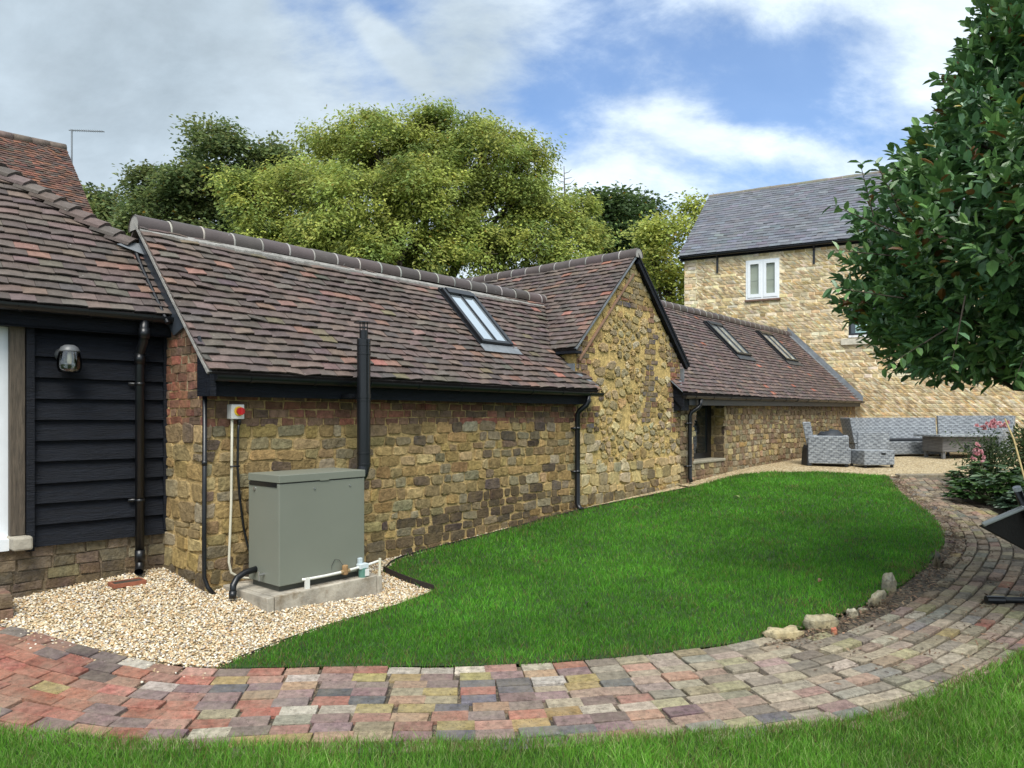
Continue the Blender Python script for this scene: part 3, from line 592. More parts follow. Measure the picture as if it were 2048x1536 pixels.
# ================================================================== gable wing
def gable_wing():
    root = thing('gable_wing', 'stone gable wing with steep tiled roof and yellow mortared rubble front', 'gable wing', B(6.8, 1.5, -1.3))
    n = -VV; fr = (C0, U, Z3, n); k = .963
    top = lambda x: min(.86+k*(x-5.15), .86+k*(8.41-x))
    core = MB(); core.prism([B(5.25, .008, -1.9), B(8.27, .008, -1.9), B(8.27, .008, .90), B(6.78, .008, 2.36), B(5.25, .008, .90)], VV*.3, (.56, .40, .155))
    core.prism([B(5.2, .3, -.2), B(5.32, .3, -.2), B(5.32, 3.2, -.2), B(5.2, 3.2, -.2)], Z3*1.05, (.2, .12, .09)); core.prism([B(8.15, .3, -1.8), B(8.27, .3, -1.8), B(8.27, 5, -1.8), B(8.15, 5, -1.8)], Z3*2.6, (.4, .3, .14))
    def bricks(x, z):
        if 7.02+.10*z < x < 7.46-.02*z+.02 and -.10 < z < 1.72: return True
        if x < 5.62 and .50 < z: return True
        if x > 7.86 and z > .45: return True
        if 7.86 < x and -.25 < z < .45: return True
        if x < 5.75 and -.16 < z < .12: return True
        return 1.62 < z < 1.78 and 6.2 < x < 7.4
    lower = lambda x, z: z < wgz(x)+.55 or (x < 5.75 and z < -.2)
    def bc(x, z): return pick((S_PURP, .8), (S_OCHRE, .2)) if 6.8 < x < 7.6 else pick((S_BRICK, .6), (S_PURP, .4))*1.05
    def coln(x, z):
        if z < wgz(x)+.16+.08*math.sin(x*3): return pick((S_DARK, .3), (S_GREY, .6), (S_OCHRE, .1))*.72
        if x > 8.0: return pick((S_GREY, .4), (S_PALE, .6))
        return pick((S_PALE, .62), (S_OCHRE, .22), (S_GREY, .13), (S_DARK, .03))
    okc = lambda x, z: 5.25 <= x <= 8.27 and z < top(x)-.05
    courses(core, fr, 5.25, 8.27, -.26, 2.3, (.078, .088), (.11, .23), bc, inside=lambda x, z: okc(x, z) and bricks(x, z), gap=.013, h=.006, rnd=0, j=.004, wave=.004)
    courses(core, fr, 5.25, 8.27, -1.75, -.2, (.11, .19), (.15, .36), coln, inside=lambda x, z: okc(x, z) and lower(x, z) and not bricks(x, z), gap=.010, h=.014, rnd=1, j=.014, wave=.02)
    courses(core, fr, 5.9, 7.7, 1.78, 2.35, (.08, .11), (.12, .26), lambda x, z: pick((S_GREY, .7), (S_OCHRE, .3))*.95, inside=okc, gap=.01, h=.010, rnd=1, j=.008)
    pts = []; tries = 0
    while tries < 9000:
        x, z = RNG.uniform(5.25, 8.27), RNG.uniform(-1.2, 1.75); tries += 1; md = .115+.075*(.5+.5*math.sin(x*4.1+z*2.7))
        if all((x-a)**2+((z-b)*1.5)**2 > md*md for a, b in pts): pts.append((x, z))
    AN = 1.55
    for i, poly in voronoi([(x, z*AN) for x, z in pts], (5.25, 8.27, -1.3*AN, 1.78*AN)):
        poly = poly/np.array([1, AN]); x, z = poly.mean(0)
        if not okc(x, z) or bricks(x, z) or lower(x, z): continue
        if not all(okc(a, b-.05) for a, b in poly): continue
        if RNG.random() < .09: continue
        stone(core, poly, C0, U, Z3, n, coln(x, z), gap=RNG.uniform(.012, .034), h=.011, rnd=3, jitter=.014)
    core.build('wall', M['rubble'], root)
    rf = MB(); s = U*1.63+Z3*1.57; Ls = np.linalg.norm(s); s /= Ls; O = B(5.15, 0, .93); nrm = np.cross(s, -VV); nrm = nrm if nrm[2] > 0 else -nrm
    vdir = VV
    def v1(d):
        z = .93+d*s[2]
        return 4.3
    def vlo(d): return -.06
    sv = (VV*1.41+Z3*1.44); 
    def vhi(d):
        z = .93+d*s[2]
        return (z-.36)/1.0213-.2+.03 if z < 1.80 else 5.0
    tiles(rf, O, VV, s, vlo, vhi, Ls+.02, T_MAIN, .0985, .168, wob=.0042, sag=lambda x, d: -.004*math.sin(x*5))
    rf.prism([O+VV*-.05-nrm*.035, O+VV*5.0-nrm*.035, O+VV*5.0+s*Ls-nrm*.035, O+VV*-.05+s*Ls-nrm*.035], nrm*.03, (.05, .04, .035))
    # far slope
    s2 = -U*1.63+Z3*1.57; s2 /= np.linalg.norm(s2); O2 = B(8.41, 0, .93); n2 = np.cross(s2, VV); n2 = n2 if n2[2] > 0 else -n2
    rf.prism([O2+VV*-.05-n2*.03, O2+VV*5.0-n2*.03, O2+VV*5.0+s2*Ls-n2*.03, O2+VV*-.05+s2*Ls-n2*.03], n2*.04, (.09, .07, .06))
    rf.build('roof', M['tile'], root)
    rm = MB(); ridge(rm, B(6.78, -.09, 2.47), B(6.78, 4.9, 2.47), .106, .315); rm.build('ridge', M['ridge'], root, smooth=True)
    vg = MB(); fillet(vg, B(6.70, -.05, 2.40), B(6.70, 4.9, 2.40), -U*.72-Z3*.69, .045)
    for i in range(14):
        a, c = O+s*(Ls*i/14), O+s*(Ls*(i+1)/14); vg.box((a+c)/2+VV*-.045+nrm*-.014, VV*.02, s*(Ls/28), nrm*.013, (.2, .2, .2))
    vg.build('verge_mortar', M['lead'], root)
    bg = MB(); bg.prism([B(6.80, -.075, 2.44), B(8.44, -.075, .86), B(8.38, -.075, .80), B(6.78, -.075, 2.34)], VV*.06); bg.prism([B(6.76, -.085, 2.50), B(8.47, -.085, .885), B(8.44, -.085, .855), B(6.78, -.085, 2.44)], VV*.085)
    bg.build('bargeboard', M['black_board'], root)
    tc = MB(); tc.prism([B(5.28, -.03, .78), B(6.72, -.03, 2.19), B(6.74, -.03, 2.175), B(5.295, -.03, .765)], VV*.035, (.24, .14, .09)); tc.build('undercloak', M['attr_rough'], root)
    ld = MB(); ld.box(B(5.21, .10, .66), U*.02, VV*.09, Z3*.07); ld.prism([B(5.20, .02, .60), B(5.28, -.05, .55), B(5.5, -.17, .425), B(5.56, -.17, .42), B(5.32, .0, .60)], Z3*.006); ld.build('lead_flashing', M['lead'], root)
    sf = MB(); sf.box(B(5.20, .12, .88), U*.07, VV*.19, Z3*.018); sf.build('soffit', M['black_board'], root)
gable_wing()

# ================================================================== far range with two roof windows
def far_range():
    root = thing('stone_annexe', 'low stone annexe with two narrow roof windows between gable wing and house', 'annexe', B(13, .8, -1.1))
    n = -VV; fr = (C0, U, Z3, n)
    core = MB(); CM = (.34, .26, .15)
    core.prism([B(8.2, .008, -1.9), B(8.76, .008, -1.9), B(8.76, .35, -1.9), B(8.2, .35, -1.9)], Z3*2.2, CM); core.prism([B(10.04, .008, -1.9), B(18.5, .008, -1.9), B(18.5, .35, -1.9), B(10.04, .35, -1.9)], Z3*2.2, CM)
    core.prism([B(8.76, .008, -1.9), B(10.04, .008, -1.9), B(10.04, .35, -1.9), B(8.76, .35, -1.9)], Z3*1.08, CM)
    core.prism([B(8.2, 3.2, -1.9), B(18.5, 3.2, -1.9), B(18.5, 3.4, -1.9), B(8.2, 3.4, -1.9)], Z3*2.5, CM)
    BR = [(.27,.185,.115),(.23,.155,.10),(.31,.22,.135),(.185,.125,.085)]
    def col(x, z):
        if z > .05: return pick((BR, .85), (S_OCHRE, .15))*.85
        if z < wgz(x)+.18: return pick((BR, .7), (S_GREY, .3))*.85
        return pick((BR, .42), (S_GREY, .25), (S_PALE, .23), (S_OCHRE, .10))
    hole = lambda x, z: not (8.74 < x < 10.06 and z > -.84)
    courses(core, fr, 8.27, 18.5, -1.4, .28, (.09, .135), (.10, .24), col, inside=hole, gap=.008, h=.009, rnd=1, j=.010, wave=.012)
    courses(core, (B(10.04, 0, 0), VV, Z3, -U), 0, .34, -.8, .28, (.12, .2), (.12, .3), lambda x, z: pick((S_OCHRE, .5), (S_DARK, .5))*.8, gap=.01, h=.008)
    core.build('wall', M['stone'], root)
    sill = MB(); sill.prism([B(8.70, -.03, -.83), B(10.02, -.03, -.83), B(10.02, .34, -.83), B(8.70, .34, -.83)], Z3*.05, (.3, .27, .2)); sill.build('window_sill', M['attr_rough'], root, bevel=.012)
    wf = MB(); yv = .27
    for (a, b, z0, z1) in ((8.76, 8.83, -.78, .3), (9.86, 10.03, -.78, .3), (8.83, 9.86, -.78, -.68), (8.83, 9.86, .2, .3)): wf.prism([B(a, yv, z0), B(b, yv, z0), B(b, yv, z1), B(a, yv, z1)], VV*.06)
    w = wf.build('window', M['black_metal'], root); p = MB(); p.prism([B(8.83, yv+.02, -.68), B(9.86, yv+.02, -.68), B(9.86, yv+.02, .2), B(8.83, yv+.02, .2)], VV*.01); p.build('pane', M['glass_dark'], w)
    s = VV*1.9+Z3*1.98; Ls = np.linalg.norm(s); s /= Ls; O = B(0, -.2, .39); nrm = np.cross(U, s); nrm = nrm if nrm[2] > 0 else -nrm
    # house end is a little lower and further out: left edge follows the wing, right edge meets the house
    def u0(d):
        v = -.2+d*(s@VV)
        return 7.96 if v < -.02 else (8.27 if v > .12 else 7.96+(v+.02)/.14*.31)
    def u1(d):
        v = -.2+d*(s@VV); return 18.42-.16*(v+.2)
    rf = MB(); tiles(rf, O, U, s, u0, u1, Ls+.02, T_R3, .0985, .178, wob=.0036, sag=lambda x, d: -.02*math.sin((x-8)/10*math.pi)-.005*math.sin(x*2.3+d*2))
    rf.prism([O+U*8.0-nrm*.05, O+U*18.4-nrm*.05, O+U*18.1+s*Ls-nrm*.05, O+U*8.3+s*Ls-nrm*.05], nrm*.035, (.05, .04, .035))
    b0 = B(0, 1.7, 2.36); rf.prism([b0+U*8.3, b0+U*18.1, b0+U*18.1+VV*1.8-Z3*1.85, b0+U*8.3+VV*1.8-Z3*1.85], -Z3*.03, (.09, .07, .06))
    rf.build('roof', M['tile'], root)
    rm = MB(); ridge(rm, B(8.2, 1.71, 2.33), B(18.15, 1.71, 2.35), .115, .315); rm.build('ridge', M['ridge'], root, smooth=True)
    ld = MB(); a, c = O+U*18.40+s*-.02, O+U*18.10+s*(Ls+.05); sd = V3(-.885, .466, 0); ld.prism([a+nrm*.02, c+nrm*.02, c+nrm*.02-U*.20, a+nrm*.02-U*.22], nrm*.012); ld.prism([a+nrm*.03, c+nrm*.03, c+nrm*.03+Z3*.16, a+nrm*.03+Z3*.16], -U*.02); ld.build('lead_flashing', M['lead'], root)
    sa = MB(); sa.prism([B(7.95, -.21, .40), B(8.3, -.0, .62), B(8.3, .10, .70), B(7.93, .02, .60)], Z3*.012); sa.box(B(8.285, .02, .70), U*.012, VV*.08, Z3*.11); sa.build('side_flashing', M['lead'], root)
    bx = MB(); bx.prism([B(8.03, -.14, .33), B(8.30, -.14, .33), B(8.30, -.14, .10), B(8.03, -.14, .10)], VV*.14); bx.prism([B(8.0, -.2, .37), B(8.02, -.2, .37), B(8.02, .0, .57), B(8.0, .0, .57)], -Z3*.26); bx.build('box_end', M['black_board'], root)
    fa = MB(); fa.prism([B(8.30, -.15, .31), B(18.45, -.15, .40), B(18.45, -.15, .27), B(8.30, -.15, .19)], VV*.03); fa.prism([B(8.3, -.12, .20), B(18.45, -.12, .28), B(18.45, 0, .28), B(8.3, 0, .20)], Z3*.012); fa.build('fascia', M['grey_fascia'], root)
    gutter(MB(), B(8.0, -.21, .345), B(18.5, -.21, .42), .055, 15).build('gutter', M['black_plastic'], root)
    dp = MB(); o5 = 8.60; dp.tube([B(o5, -.21, .31), B(o5, -.21, .20), B(o5-.03, -.18, .15), B(o5-.13, -.10, .07), B(o5-.14, -.08, .02), B(o5-.14, -.08, wgz(8.45)+.10), B(o5-.14, -.11, wgz(8.45)+.03)], .036, 14)
    pipe_clips(dp, [B(o5-.14, -.08, z) for z in (-.12, -.85)], .036, VV); dp.build('downpipe', M['black_plastic'], root, smooth=True)
    for (a, b, v0, v1) in ((12.13, 12.92, .70, 1.43), (15.25, 16.15, .76, 1.50)): skylight(root, O, U, s, nrm, a, b, (v0+.2)/(s@VV), (v1+.2)/(s@VV), True)
far_range()

# ================================================================== black boarded building
PL = V3(-3.10, 6.42, 0); A_ = V3(-.716, -.698, 0); B_ = V3(-.698, .716, 0)
def LW(a, b, z=0): return PL+A_*a+B_*b+Z3*z
def boarded():
    root = thing('boarded_outbuilding', 'black weatherboarded outbuilding with stepped bonnet hip roof at the left edge', 'outbuilding', LW(1, 1, -1.4))
    pl = MB(); pl.prism([LW(-.05, .01, -1.8), LW(2.2, .01, -1.8), LW(2.2, .3, -1.8), LW(-.05, .3, -1.8)], Z3*.765, (.21, .16, .11))
    courses(pl, (PL, A_, Z3, -B_), -.02, 2.0, -1.62, -1.035, (.075, .095), (.16, .24), lambda x, z: pick(([(.20,.15,.11),(.17,.12,.09),(.22,.17,.13),(.16,.13,.10)], .85), (S_GREY, .15))*(.8 if z > -1.25 else .5), gap=.007, h=.007, rnd=0, j=.004, wave=.005)
    pl.build('plinth', M['stone'], root)
    bd = MB(); zt = .65; bot = [.48-.168*i for i in range(10)]; prev = zt
    for i, zb in enumerate(bot):
        a0, a1 = -.02, .998
        p = [LW(a0, -.012, prev+.02), LW(a0, -.052, zb), LW(a0, -.030, zb), LW(a0, .004, prev+.02)]; jz = [RNG.normal(0, .004) for _ in range(2)]
        q = [x+A_*(a1-a0) for x in p]; q = [x+Z3*jz[1] if k in (1, 2) else x for k, x in enumerate(q)]; p = [x+Z3*jz[0] if k in (1, 2) else x for k, x in enumerate(p)]
        bd.add(p+q, [(0, 1, 5, 4), (1, 2, 6, 5), (2, 3, 7, 6), (3, 0, 4, 7), (3, 2, 1, 0), (4, 5, 6, 7)]); prev = zb
    bd.prism([LW(-.03, .02, -1.03), LW(1.0, .02, -1.03), LW(1.0, .06, -1.03), LW(-.03, .06, -1.03)], Z3*1.75)
    bd.build('weatherboarding', M['black_board'], root)
    cb = MB(); cb.prism([LW(.995, -.075, -1.06), LW(1.048, -.075, -1.06), LW(1.048, .0, -1.06), LW(.995, .0, -1.06)], Z3*1.78); cb.build('corner_board', M['black_board'], root); cb = MB(); cb.prism([LW(-.035, -.06, -1.0), LW(.025, -.06, -1.0), LW(.025, .0, -1.0), LW(-.035, .0, -1.0)], Z3*1.7); cb.build('corner_board', M['black_board'], root)
    po = MB(); po.prism([LW(1.052, -.05, -.93), LW(1.152, -.05, -.93), LW(1.152, .12, -.93), LW(1.052, .12, -.93)], Z3*1.66); po.build('timber_post', M['oak'], root, bevel=.006)
    pd = MB(); pd.prism([LW(1.02, -.16, -1.035), LW(1.15, -.16, -1.035), LW(1.17, .1, -1.035), LW(1.02, .1, -1.035)], Z3*.103, (.34, .31, .25)); pd.build('padstone', M['attr_rough'], root, bevel=.015)
    dr = MB(); dr.prism([LW(1.153, .02, -.95), LW(2.1, .02, -.95), LW(2.1, .09, -.95), LW(1.153, .09, -.95)], Z3*1.68); d = dr.build('door', M['white_paint'], root)
    ds = MB(); ds.prism([LW(1.158, -.05, -1.04), LW(2.1, -.05, -1.04), LW(2.1, .06, -1.04), LW(1.158, .06, -1.04)], Z3*.09); ds.build('door_sill', M['white_paint'], root)
    fa = MB(); fa.prism([LW(-.02, -.13, .695), LW(2.3, -.13, .695), LW(2.3, -.10, .695), LW(-.02, -.10, .695)], Z3*.135); fa.prism([LW(-.02, -.13, .70), LW(2.3, -.13, .70), LW(2.3, .02, .70), LW(-.02, .02, .70)], Z3*.012); fa.build('fascia', M['black_board'], root)
    gutter(MB(), LW(2.3, -.21, .862), LW(-.07, -.21, .857), .055, 5).build('gutter', M['black_plastic'], root)
    dp = MB(); x = .232; g = float(gz(*LW(x, -.1)[:2])); dp.tube([LW(x, -.21, .82), LW(x, -.21, .70), LW(x, -.19, .64), LW(x, -.11, .56), LW(x, -.095, .50), LW(x, -.095, g+.13)], .036, 16)
    dp.tube([LW(x, -.095, g+.13), LW(x+.005, -.11, g+.08), LW(x+.03, -.17, g+.045)], .036, 16, cap=False); dp.tube([LW(x, -.095, g+.12), LW(x, -.095, g+.22)], .041, 16); dp.tube([LW(x, -.21, .66), LW(x, -.21, .75)], .043, 16); dp.tube([LW(x, -.095, .45), LW(x, -.095, .54)], .043, 16)
    for z in (-.72, .28): dp.box(LW(x+.02, -.055, z), A_*.06, B_*.006, Z3*.012); dp.tube([LW(x, -.095, z-.012), LW(x, -.095, z+.012)], .040, 16)
    dp.build('downpipe', M['black_plastic'], root, smooth=True)
    s = (B_+Z3)/math.sqrt(2); O = LW(0, -.2, .87); n = np.cross(A_, s); n = n if n[2] > 0 else -n
    hip = lambda d: (.104+(d*.7071-.2-.533)*.922/.636)
    u0 = lambda d: max(-.03 if d < .75 else -.03+(d-.75)*.30, hip(d))
    rf = MB(); tiles(rf, O, A_, s, u0, lambda d: 2.6, 2.75, T_MAIN, .0985, .172, wob=.0035, sag=lambda x, d: -.006*math.sin(x*2.2+d*2))
    rf.prism([O+A_*0-n*.04, O+A_*2.6-n*.04, O+A_*2.6+s*2.7-n*.04, O+A_*hip(2.7)+s*2.7-n*.04, O+A_*.08+s*1.0-n*.04], n*.035, (.05, .04, .035))
    # slope beyond the hip
    e = O+A_*.08+s*1.03; f = O+A_*hip(2.75)+s*2.75; rf.prism([e-n*.04, f-n*.04, f+B_*2.2-Z3*1.3, e+B_*1.6-Z3*.5], -Z3*.03, (.09, .07, .06))
    rf.build('roof', M['tile'], root)
    bn = MB(); hd = (f-e)/np.linalg.norm(f-e); d = 1.06
    while d < 2.8:
        p = O+A_*hip(d)+s*d+n*.03; dn = -hd; sd = np.cross(hd, Z3); sd /= np.linalg.norm(sd); upn = np.cross(sd, hd); upn = upn if upn[2] > 0 else -upn
        L, w, t = .155, .145, .028; col = wpick(T_MAIN[:5])*1.05; vs = []
        tip = hd
        for (l, hh) in ((-L*.40, .050), (L*.95, .006)):
            for ang in (-1.0, -.5, 0, .5, 1.0): q = p+tip*l+sd*ang*w*1.0+upn*(hh-.075*ang*ang+RNG.normal(0, .002)); vs.append(q)
        m = len(vs); vs = vs+[q-upn*t for q in vs]; fc = [(i, i+1, 6+i, 5+i) for i in range(4)]+[(10+i, i, i+1, 11+i)[::-1] for i in range(4)]+[(0, 5, 15, 10), (4, 14, 19, 9)]
        bn.add(vs, fc, col); d += .1005
    bn.build('bonnet_tile', M['tile'], root, smooth=False)
    ld = MB(); ld.prism([O+A_*.27+s*.93+n*.050, O+A_*.02+s*.80+n*.050, O+A_*.03+s*.98+n*.056, O+A_*.12+s*.99+n*.056], n*.005); ld.build('lead_saddle', M['lead'], root)
    # return walls so that the building has a body
    bk = MB(); bk.prism([LW(0, .3, -1.8), LW(2.2, .3, -1.8), LW(2.2, 2.6, -1.8), LW(0, 2.6, -1.8)], Z3*2.5); bk.build('back_wall', M['black_board'], root)
boarded()

# ================================================================== old tiled roof behind
def old_house():
    R0 = V3(-12.4, 20, 7.47); root = thing('old_tiled_house', 'distant house with weathered orange and brown tiled roof at upper left', 'house', (-15, 19.5, -1.2))
    s = (VV*2.3+Z3*2.55); s /= np.linalg.norm(s); L = 6.2; O = R0-s*L; n = np.cross(U, s); n = n if n[2] > 0 else -n
    rf = MB(); tiles(rf, O, -U, s, lambda d: -.0-.02*(L-d)*.0, lambda d: 7.5, L, T_OLD, .10, .17, wob=.006, start=1.6, sag=lambda x, d: -.10*math.sin(min(1, x/5.5)*math.pi)*(d/L)**2)
    rf.prism([O-n*.2, O-U*7.5-n*.2, O-U*7.5+s*L-n*.2, O+s*L-n*.2], n*.05, (.1, .06, .045)); b = R0+VV*4-Z3*4.4; rf.prism([R0-Z3*.1, R0-U*7.5-Z3*.1, b-U*7.5, b], -Z3*.05, (.12, .07, .05))
    rf.build('roof', M['oldtile'], root)
    rm = MB()
    for i in range(18):
        x0, x1 = i*.42, i*.42+.40; z = lambda x: -.10*math.sin(min(1, x/5.5)*math.pi); rm.tube([R0-U*x0+Z3*(z(x0)-.03), R0-U*x1+Z3*(z(x1)-.03)], .12, 10, jit((.13, .10, .08), .1))
    rm.build('ridge', M['attr_rough'], root, smooth=True)
    w = MB(); e = O+s*1.7; w.prism([R0-Z3*.3-U*.15, e-Z3*.15-U*.15, V3(e[0], e[1], -1.6)-U*.15, V3(b[0], b[1], -1.6)-U*.15, b-U*.15], -U*6.5, (.16, .075, .055)); w.build('wall', M['attr_rough'], root)
    a = thing('tv_aerial', 'thin television aerial on a mast above the old tiled roof', 'aerial', R0+V3(.15, .2, -.8)); m = MB(); q = R0+V3(.05, .2, 0); m.tube([q+Z3*-.9, q+Z3*.58], .022, 6, (.2, .22, .24)); m.build('mast', M['attr_gloss'], a)
    t = MB(); c = q+Z3*.56; d = V3(.98, .1, .0); t.tube([c-d*.08, c+d*.88], .014, 6, (.2, .22, .24))
    for i in range(15):
        k = c+d*(.0+i*.06); hv = V3(-.1, .98, 0)*.10; t.tube([k-hv, k+hv], .005, 4, (.25, .27, .29)); t.tube([k-Z3*.02, k+Z3*.02], .006, 4, (.25, .27, .29))
    t.build('antenna_boom', M['attr_gloss'], a)
old_house()

# ================================================================== stone house on the right
HJ = V3(9.6, 20, 0); H_ = V3(-.885, .466, 0); HN = V3(-.466, -.885, 0)
def HP(s, d=0, z=0): return HJ+H_*s+HN*d+Z3*z
def house():
    root = thing('stone_house', 'two storey pale stone house with slate roof and white casement window', 'house', HP(0, -4, -1)); core = MB(); C = (.74, .63, .43)
    W1 = (2.05, 2.99, 3.45, 4.62); W2 = (-1.1, .23, 2.26, 3.40)
    def panel(s0, s1, z0, z1): core.prism([HP(s0, 0, z0), HP(s1, 0, z0), HP(s1, 0, z1), HP(s0, 0, z1)], -HN*.35, C)
    panel(W1[1], 4.83, -1.5, 4.95); panel(W1[0], W1[1], -1.5, W1[2]); panel(W1[0], W1[1], W1[3], 4.95); panel(W2[1], W1[0], -1.5, 4.95); panel(W2[0], W2[1], -1.5, W2[2]); panel(W2[0], W2[1], W2[3], 4.95); panel(-7, W2[0], -1.5, 4.95)
    core.prism([HP(4.82, -.36, -1.5), HP(4.82, -8.2, -1.5), HP(4.82, -8.2, 4.8), HP(4.82, -4.1, 7.7), HP(4.82, -.36, 4.9)], -H_*.3, C); core.prism([HP(4.5, -8, -1.5), HP(-7, -8, -1.5), HP(-7, -8.2, -1.5), HP(4.5, -8.2, -1.5)], Z3*6.3, C)
    PAL = [(.62,.49,.28),(.57,.43,.24),(.66,.56,.36),(.52,.37,.18),(.70,.62,.47),(.44,.33,.20),(.60,.51,.35)]
    z = -1.15; band = 0; fr = lambda s, zz, o: HP(s, o, zz)
    def free(s, zz): return not any(a-.03 < s < b+.03 and c-.05 < zz < d+.05 for a, b, c, d in (W1, W2))
    while z < 4.85:
        plain = (RNG.random() < .22); h = RNG.uniform(.08, .11) if plain else RNG.uniform(.10, .115); dirn = 1; lean = .105*dirn; x = -6.0
        while x < 4.82:
            w = RNG.uniform(.12, .34) if plain or x > 4.45 else RNG.uniform(.036, .058); x1 = min(x+w, 4.83); m = (x+x1)/2
            if free(m, z+h/2):
                g = .006; le = 0 if (plain or x > 4.4) else lean
                p = np.array([(x+g-le/2, z+g), (x1-g-le/2, z+g), (x1-g+le/2, z+h-g), (x+g+le/2, z+h-g)])+RNG.normal(0, .005, (4, 2)); c = p.mean(0); q = c+(p-c)*.82; o = RNG.uniform(.008, .024)
                col = jit(PAL[RNG.integers(len(PAL))], .13); vs = [HP(a, -.002, b) for a, b in p]+[HP(a, o, b) for a, b in q]
                core.add(vs, [(4, 7, 6, 5)]+[(i, 4+i, 4+(i+1) % 4, (i+1) % 4) for i in range(4)], col)
            x = x1
        z += h
    core.build('wall', M['farstone'], root)
    s = -HN*4.25+Z3*3.0; Ls = np.linalg.norm(s); s /= Ls; O = HP(0, .17, 4.93); n = np.cross(H_, s); n = n if n[2] > 0 else -n
    rf = MB(); tiles(rf, O, H_, s, lambda d: -7.0, lambda d: 4.97, Ls+.03, T_SLATE, .205, .30, th=.008, wob=.004, camber=0, lap=1.7)
    rf.prism([O+H_*-7-n*.05, O+H_*4.95-n*.05, O+H_*4.95+s*Ls-n*.05, O+H_*-7+s*Ls-n*.05], n*.04, (.06, .06, .065)); t = O+s*Ls; rf.prism([t+H_*-7-Z3*.02, t+H_*4.95-Z3*.02, t+H_*4.95-HN*4.2-Z3*3.0, t+H_*-7-HN*4.2-Z3*3.0], -Z3*.04, (.1, .1, .115))
    rf.build('roof', M['slate'], root); rm = MB(); ridge(rm, t+H_*-7-Z3*.06, t+H_*4.96-Z3*.06, .11, .45, col=(.16, .145, .12), joint=(.2, .18, .15)); rm.build('ridge', M['attr_rough'], root)
    gutter(MB(), HP(-7, .17, 4.90), HP(4.97, .17, 4.90), .06, 14).build('gutter', M['black_plastic'], root)
    fb = MB(); fb.prism([HP(-7, .02, 4.80), HP(4.95, .02, 4.80), HP(4.95, .05, 4.80), HP(-7, .05, 4.80)], Z3*.13); fb.prism([HP(4.85, .15, 4.86), HP(4.85, -4.08, 7.86), HP(4.85, -4.08, 7.72), HP(4.85, .15, 4.72)], H_*.04); fb.build('fascia', M['black_board'], root)
    for sx in (3.82, 1.12):
        b = MB(); b.prism([HP(sx-.03, .03, 4.34), HP(sx+.03, .03, 4.34), HP(sx+.03, .05, 4.34), HP(sx-.03, .05, 4.34)], Z3*.5); b.prism([HP(sx-.02, .05, 4.72), HP(sx+.02, .05, 4.72), HP(sx+.02, .16, 4.82), HP(sx-.02, .16, 4.82)], Z3*.03); b.build('gutter_bracket', M['black_metal'], root)
    a, b_, c, d = W1; wf = MB(); dd = -.03
    def fbar(mb, s0, s1, z0, z1, d0, d1): mb.prism([HP(s0, d0, z0), HP(s1, d0, z0), HP(s1, d0, z1), HP(s0, d0, z1)], HN*(d1-d0), (.74, .76, .78))
    mid = (a+b_)/2
    for q in ((a, a+.05, c, d), (b_-.05, b_, c, d), (a+.05, b_-.05, c, c+.06), (a+.05, b_-.05, d-.05, d), (mid-.03, mid+.03, c+.06, d-.05)): fbar(wf, *q, -.05, .03)
    for x0, x1 in ((a+.05, mid-.03), (mid+.03, b_-.05)):
        for q in ((x0, x0+.075, c+.06, d-.05), (x1-.075, x1, c+.06, d-.05), (x0+.075, x1-.075, c+.06, c+.16), (x0+.075, x1-.075, d-.125, d-.05)): fbar(wf, *q, -.04, .045)
    w = wf.build('window', M['white_paint'], root)
    for x0, x1 in ((a+.1, mid-.08), (mid+.08, b_-.1)):
        zz = c+.12; k = 0; p = MB()
        while zz < d-.12:
            h = min(.22, d-.1-zz); p.prism([HP(x0, -.02-.012*(k % 2), zz), HP(x1, -.02-.012*(k % 2), zz), HP(x1, -.028, zz+h), HP(x0, -.028, zz+h)], -HN*.01, (.25, .28, .215)); zz += h; k += 1
        p.build('pane', M['glass_blind'], w)
    sl = MB(); sl.prism([HP(a-.03, -.05, c-.05), HP(b_+.03, -.05, c-.05), HP(b_+.03, .075, c-.05), HP(a-.03, .075, c-.05)], Z3*.05, (.17, .10, .07)); sl.build('window_sill', M['attr_rough'], root)
    a, b_, c, d = W2; wf = MB(); 
    for q in ((a, a+.06, c, d), (b_-.06, b_, c, d), (a+.06, b_-.06, c, c+.06), (a+.06, b_-.06, d-.06, d), (-.45, -.39, c+.06, d-.06)): wf.prism([HP(q[0], -.12, q[2]), HP(q[1], -.12, q[2]), HP(q[1], -.12, q[3]), HP(q[0], -.12, q[3])], HN*.05)
    w = wf.build('window', M['black_metal'], root); p = MB(); p.prism([HP(a+.06, -.11, c+.06), HP(b_-.06, -.11, c+.06), HP(b_-.06, -.11, d-.06), HP(a+.06, -.11, d-.06)], HN*.008); p.build('pane', M['glass_dark'], w)
    bl = MB(); bl.prism([HP(a+.1, -.10, c+.08), HP(.06, -.10, c+.08), HP(.06, -.10, c+.56), HP(a+.1, -.10, c+.56)], HN*.004, (.30, .46, .44)); bl.build('blind', M['glass_blind'], w)
    sl = MB(); sl.prism([HP(a-.2, -.1, c-.26), HP(b_+.19, -.1, c-.26), HP(b_+.19, .08, c-.26), HP(a-.2, .08, c-.26)], Z3*.16, (.50, .46, .37)); sl.prism([HP(a, -.1, c-.06), HP(b_, -.1, c-.06), HP(b_, .04, c-.06), HP(a, .04, c-.06)], Z3*.06, (.7, .7, .7)); sl.build('window_sill', M['attr_rough'], root)
house()

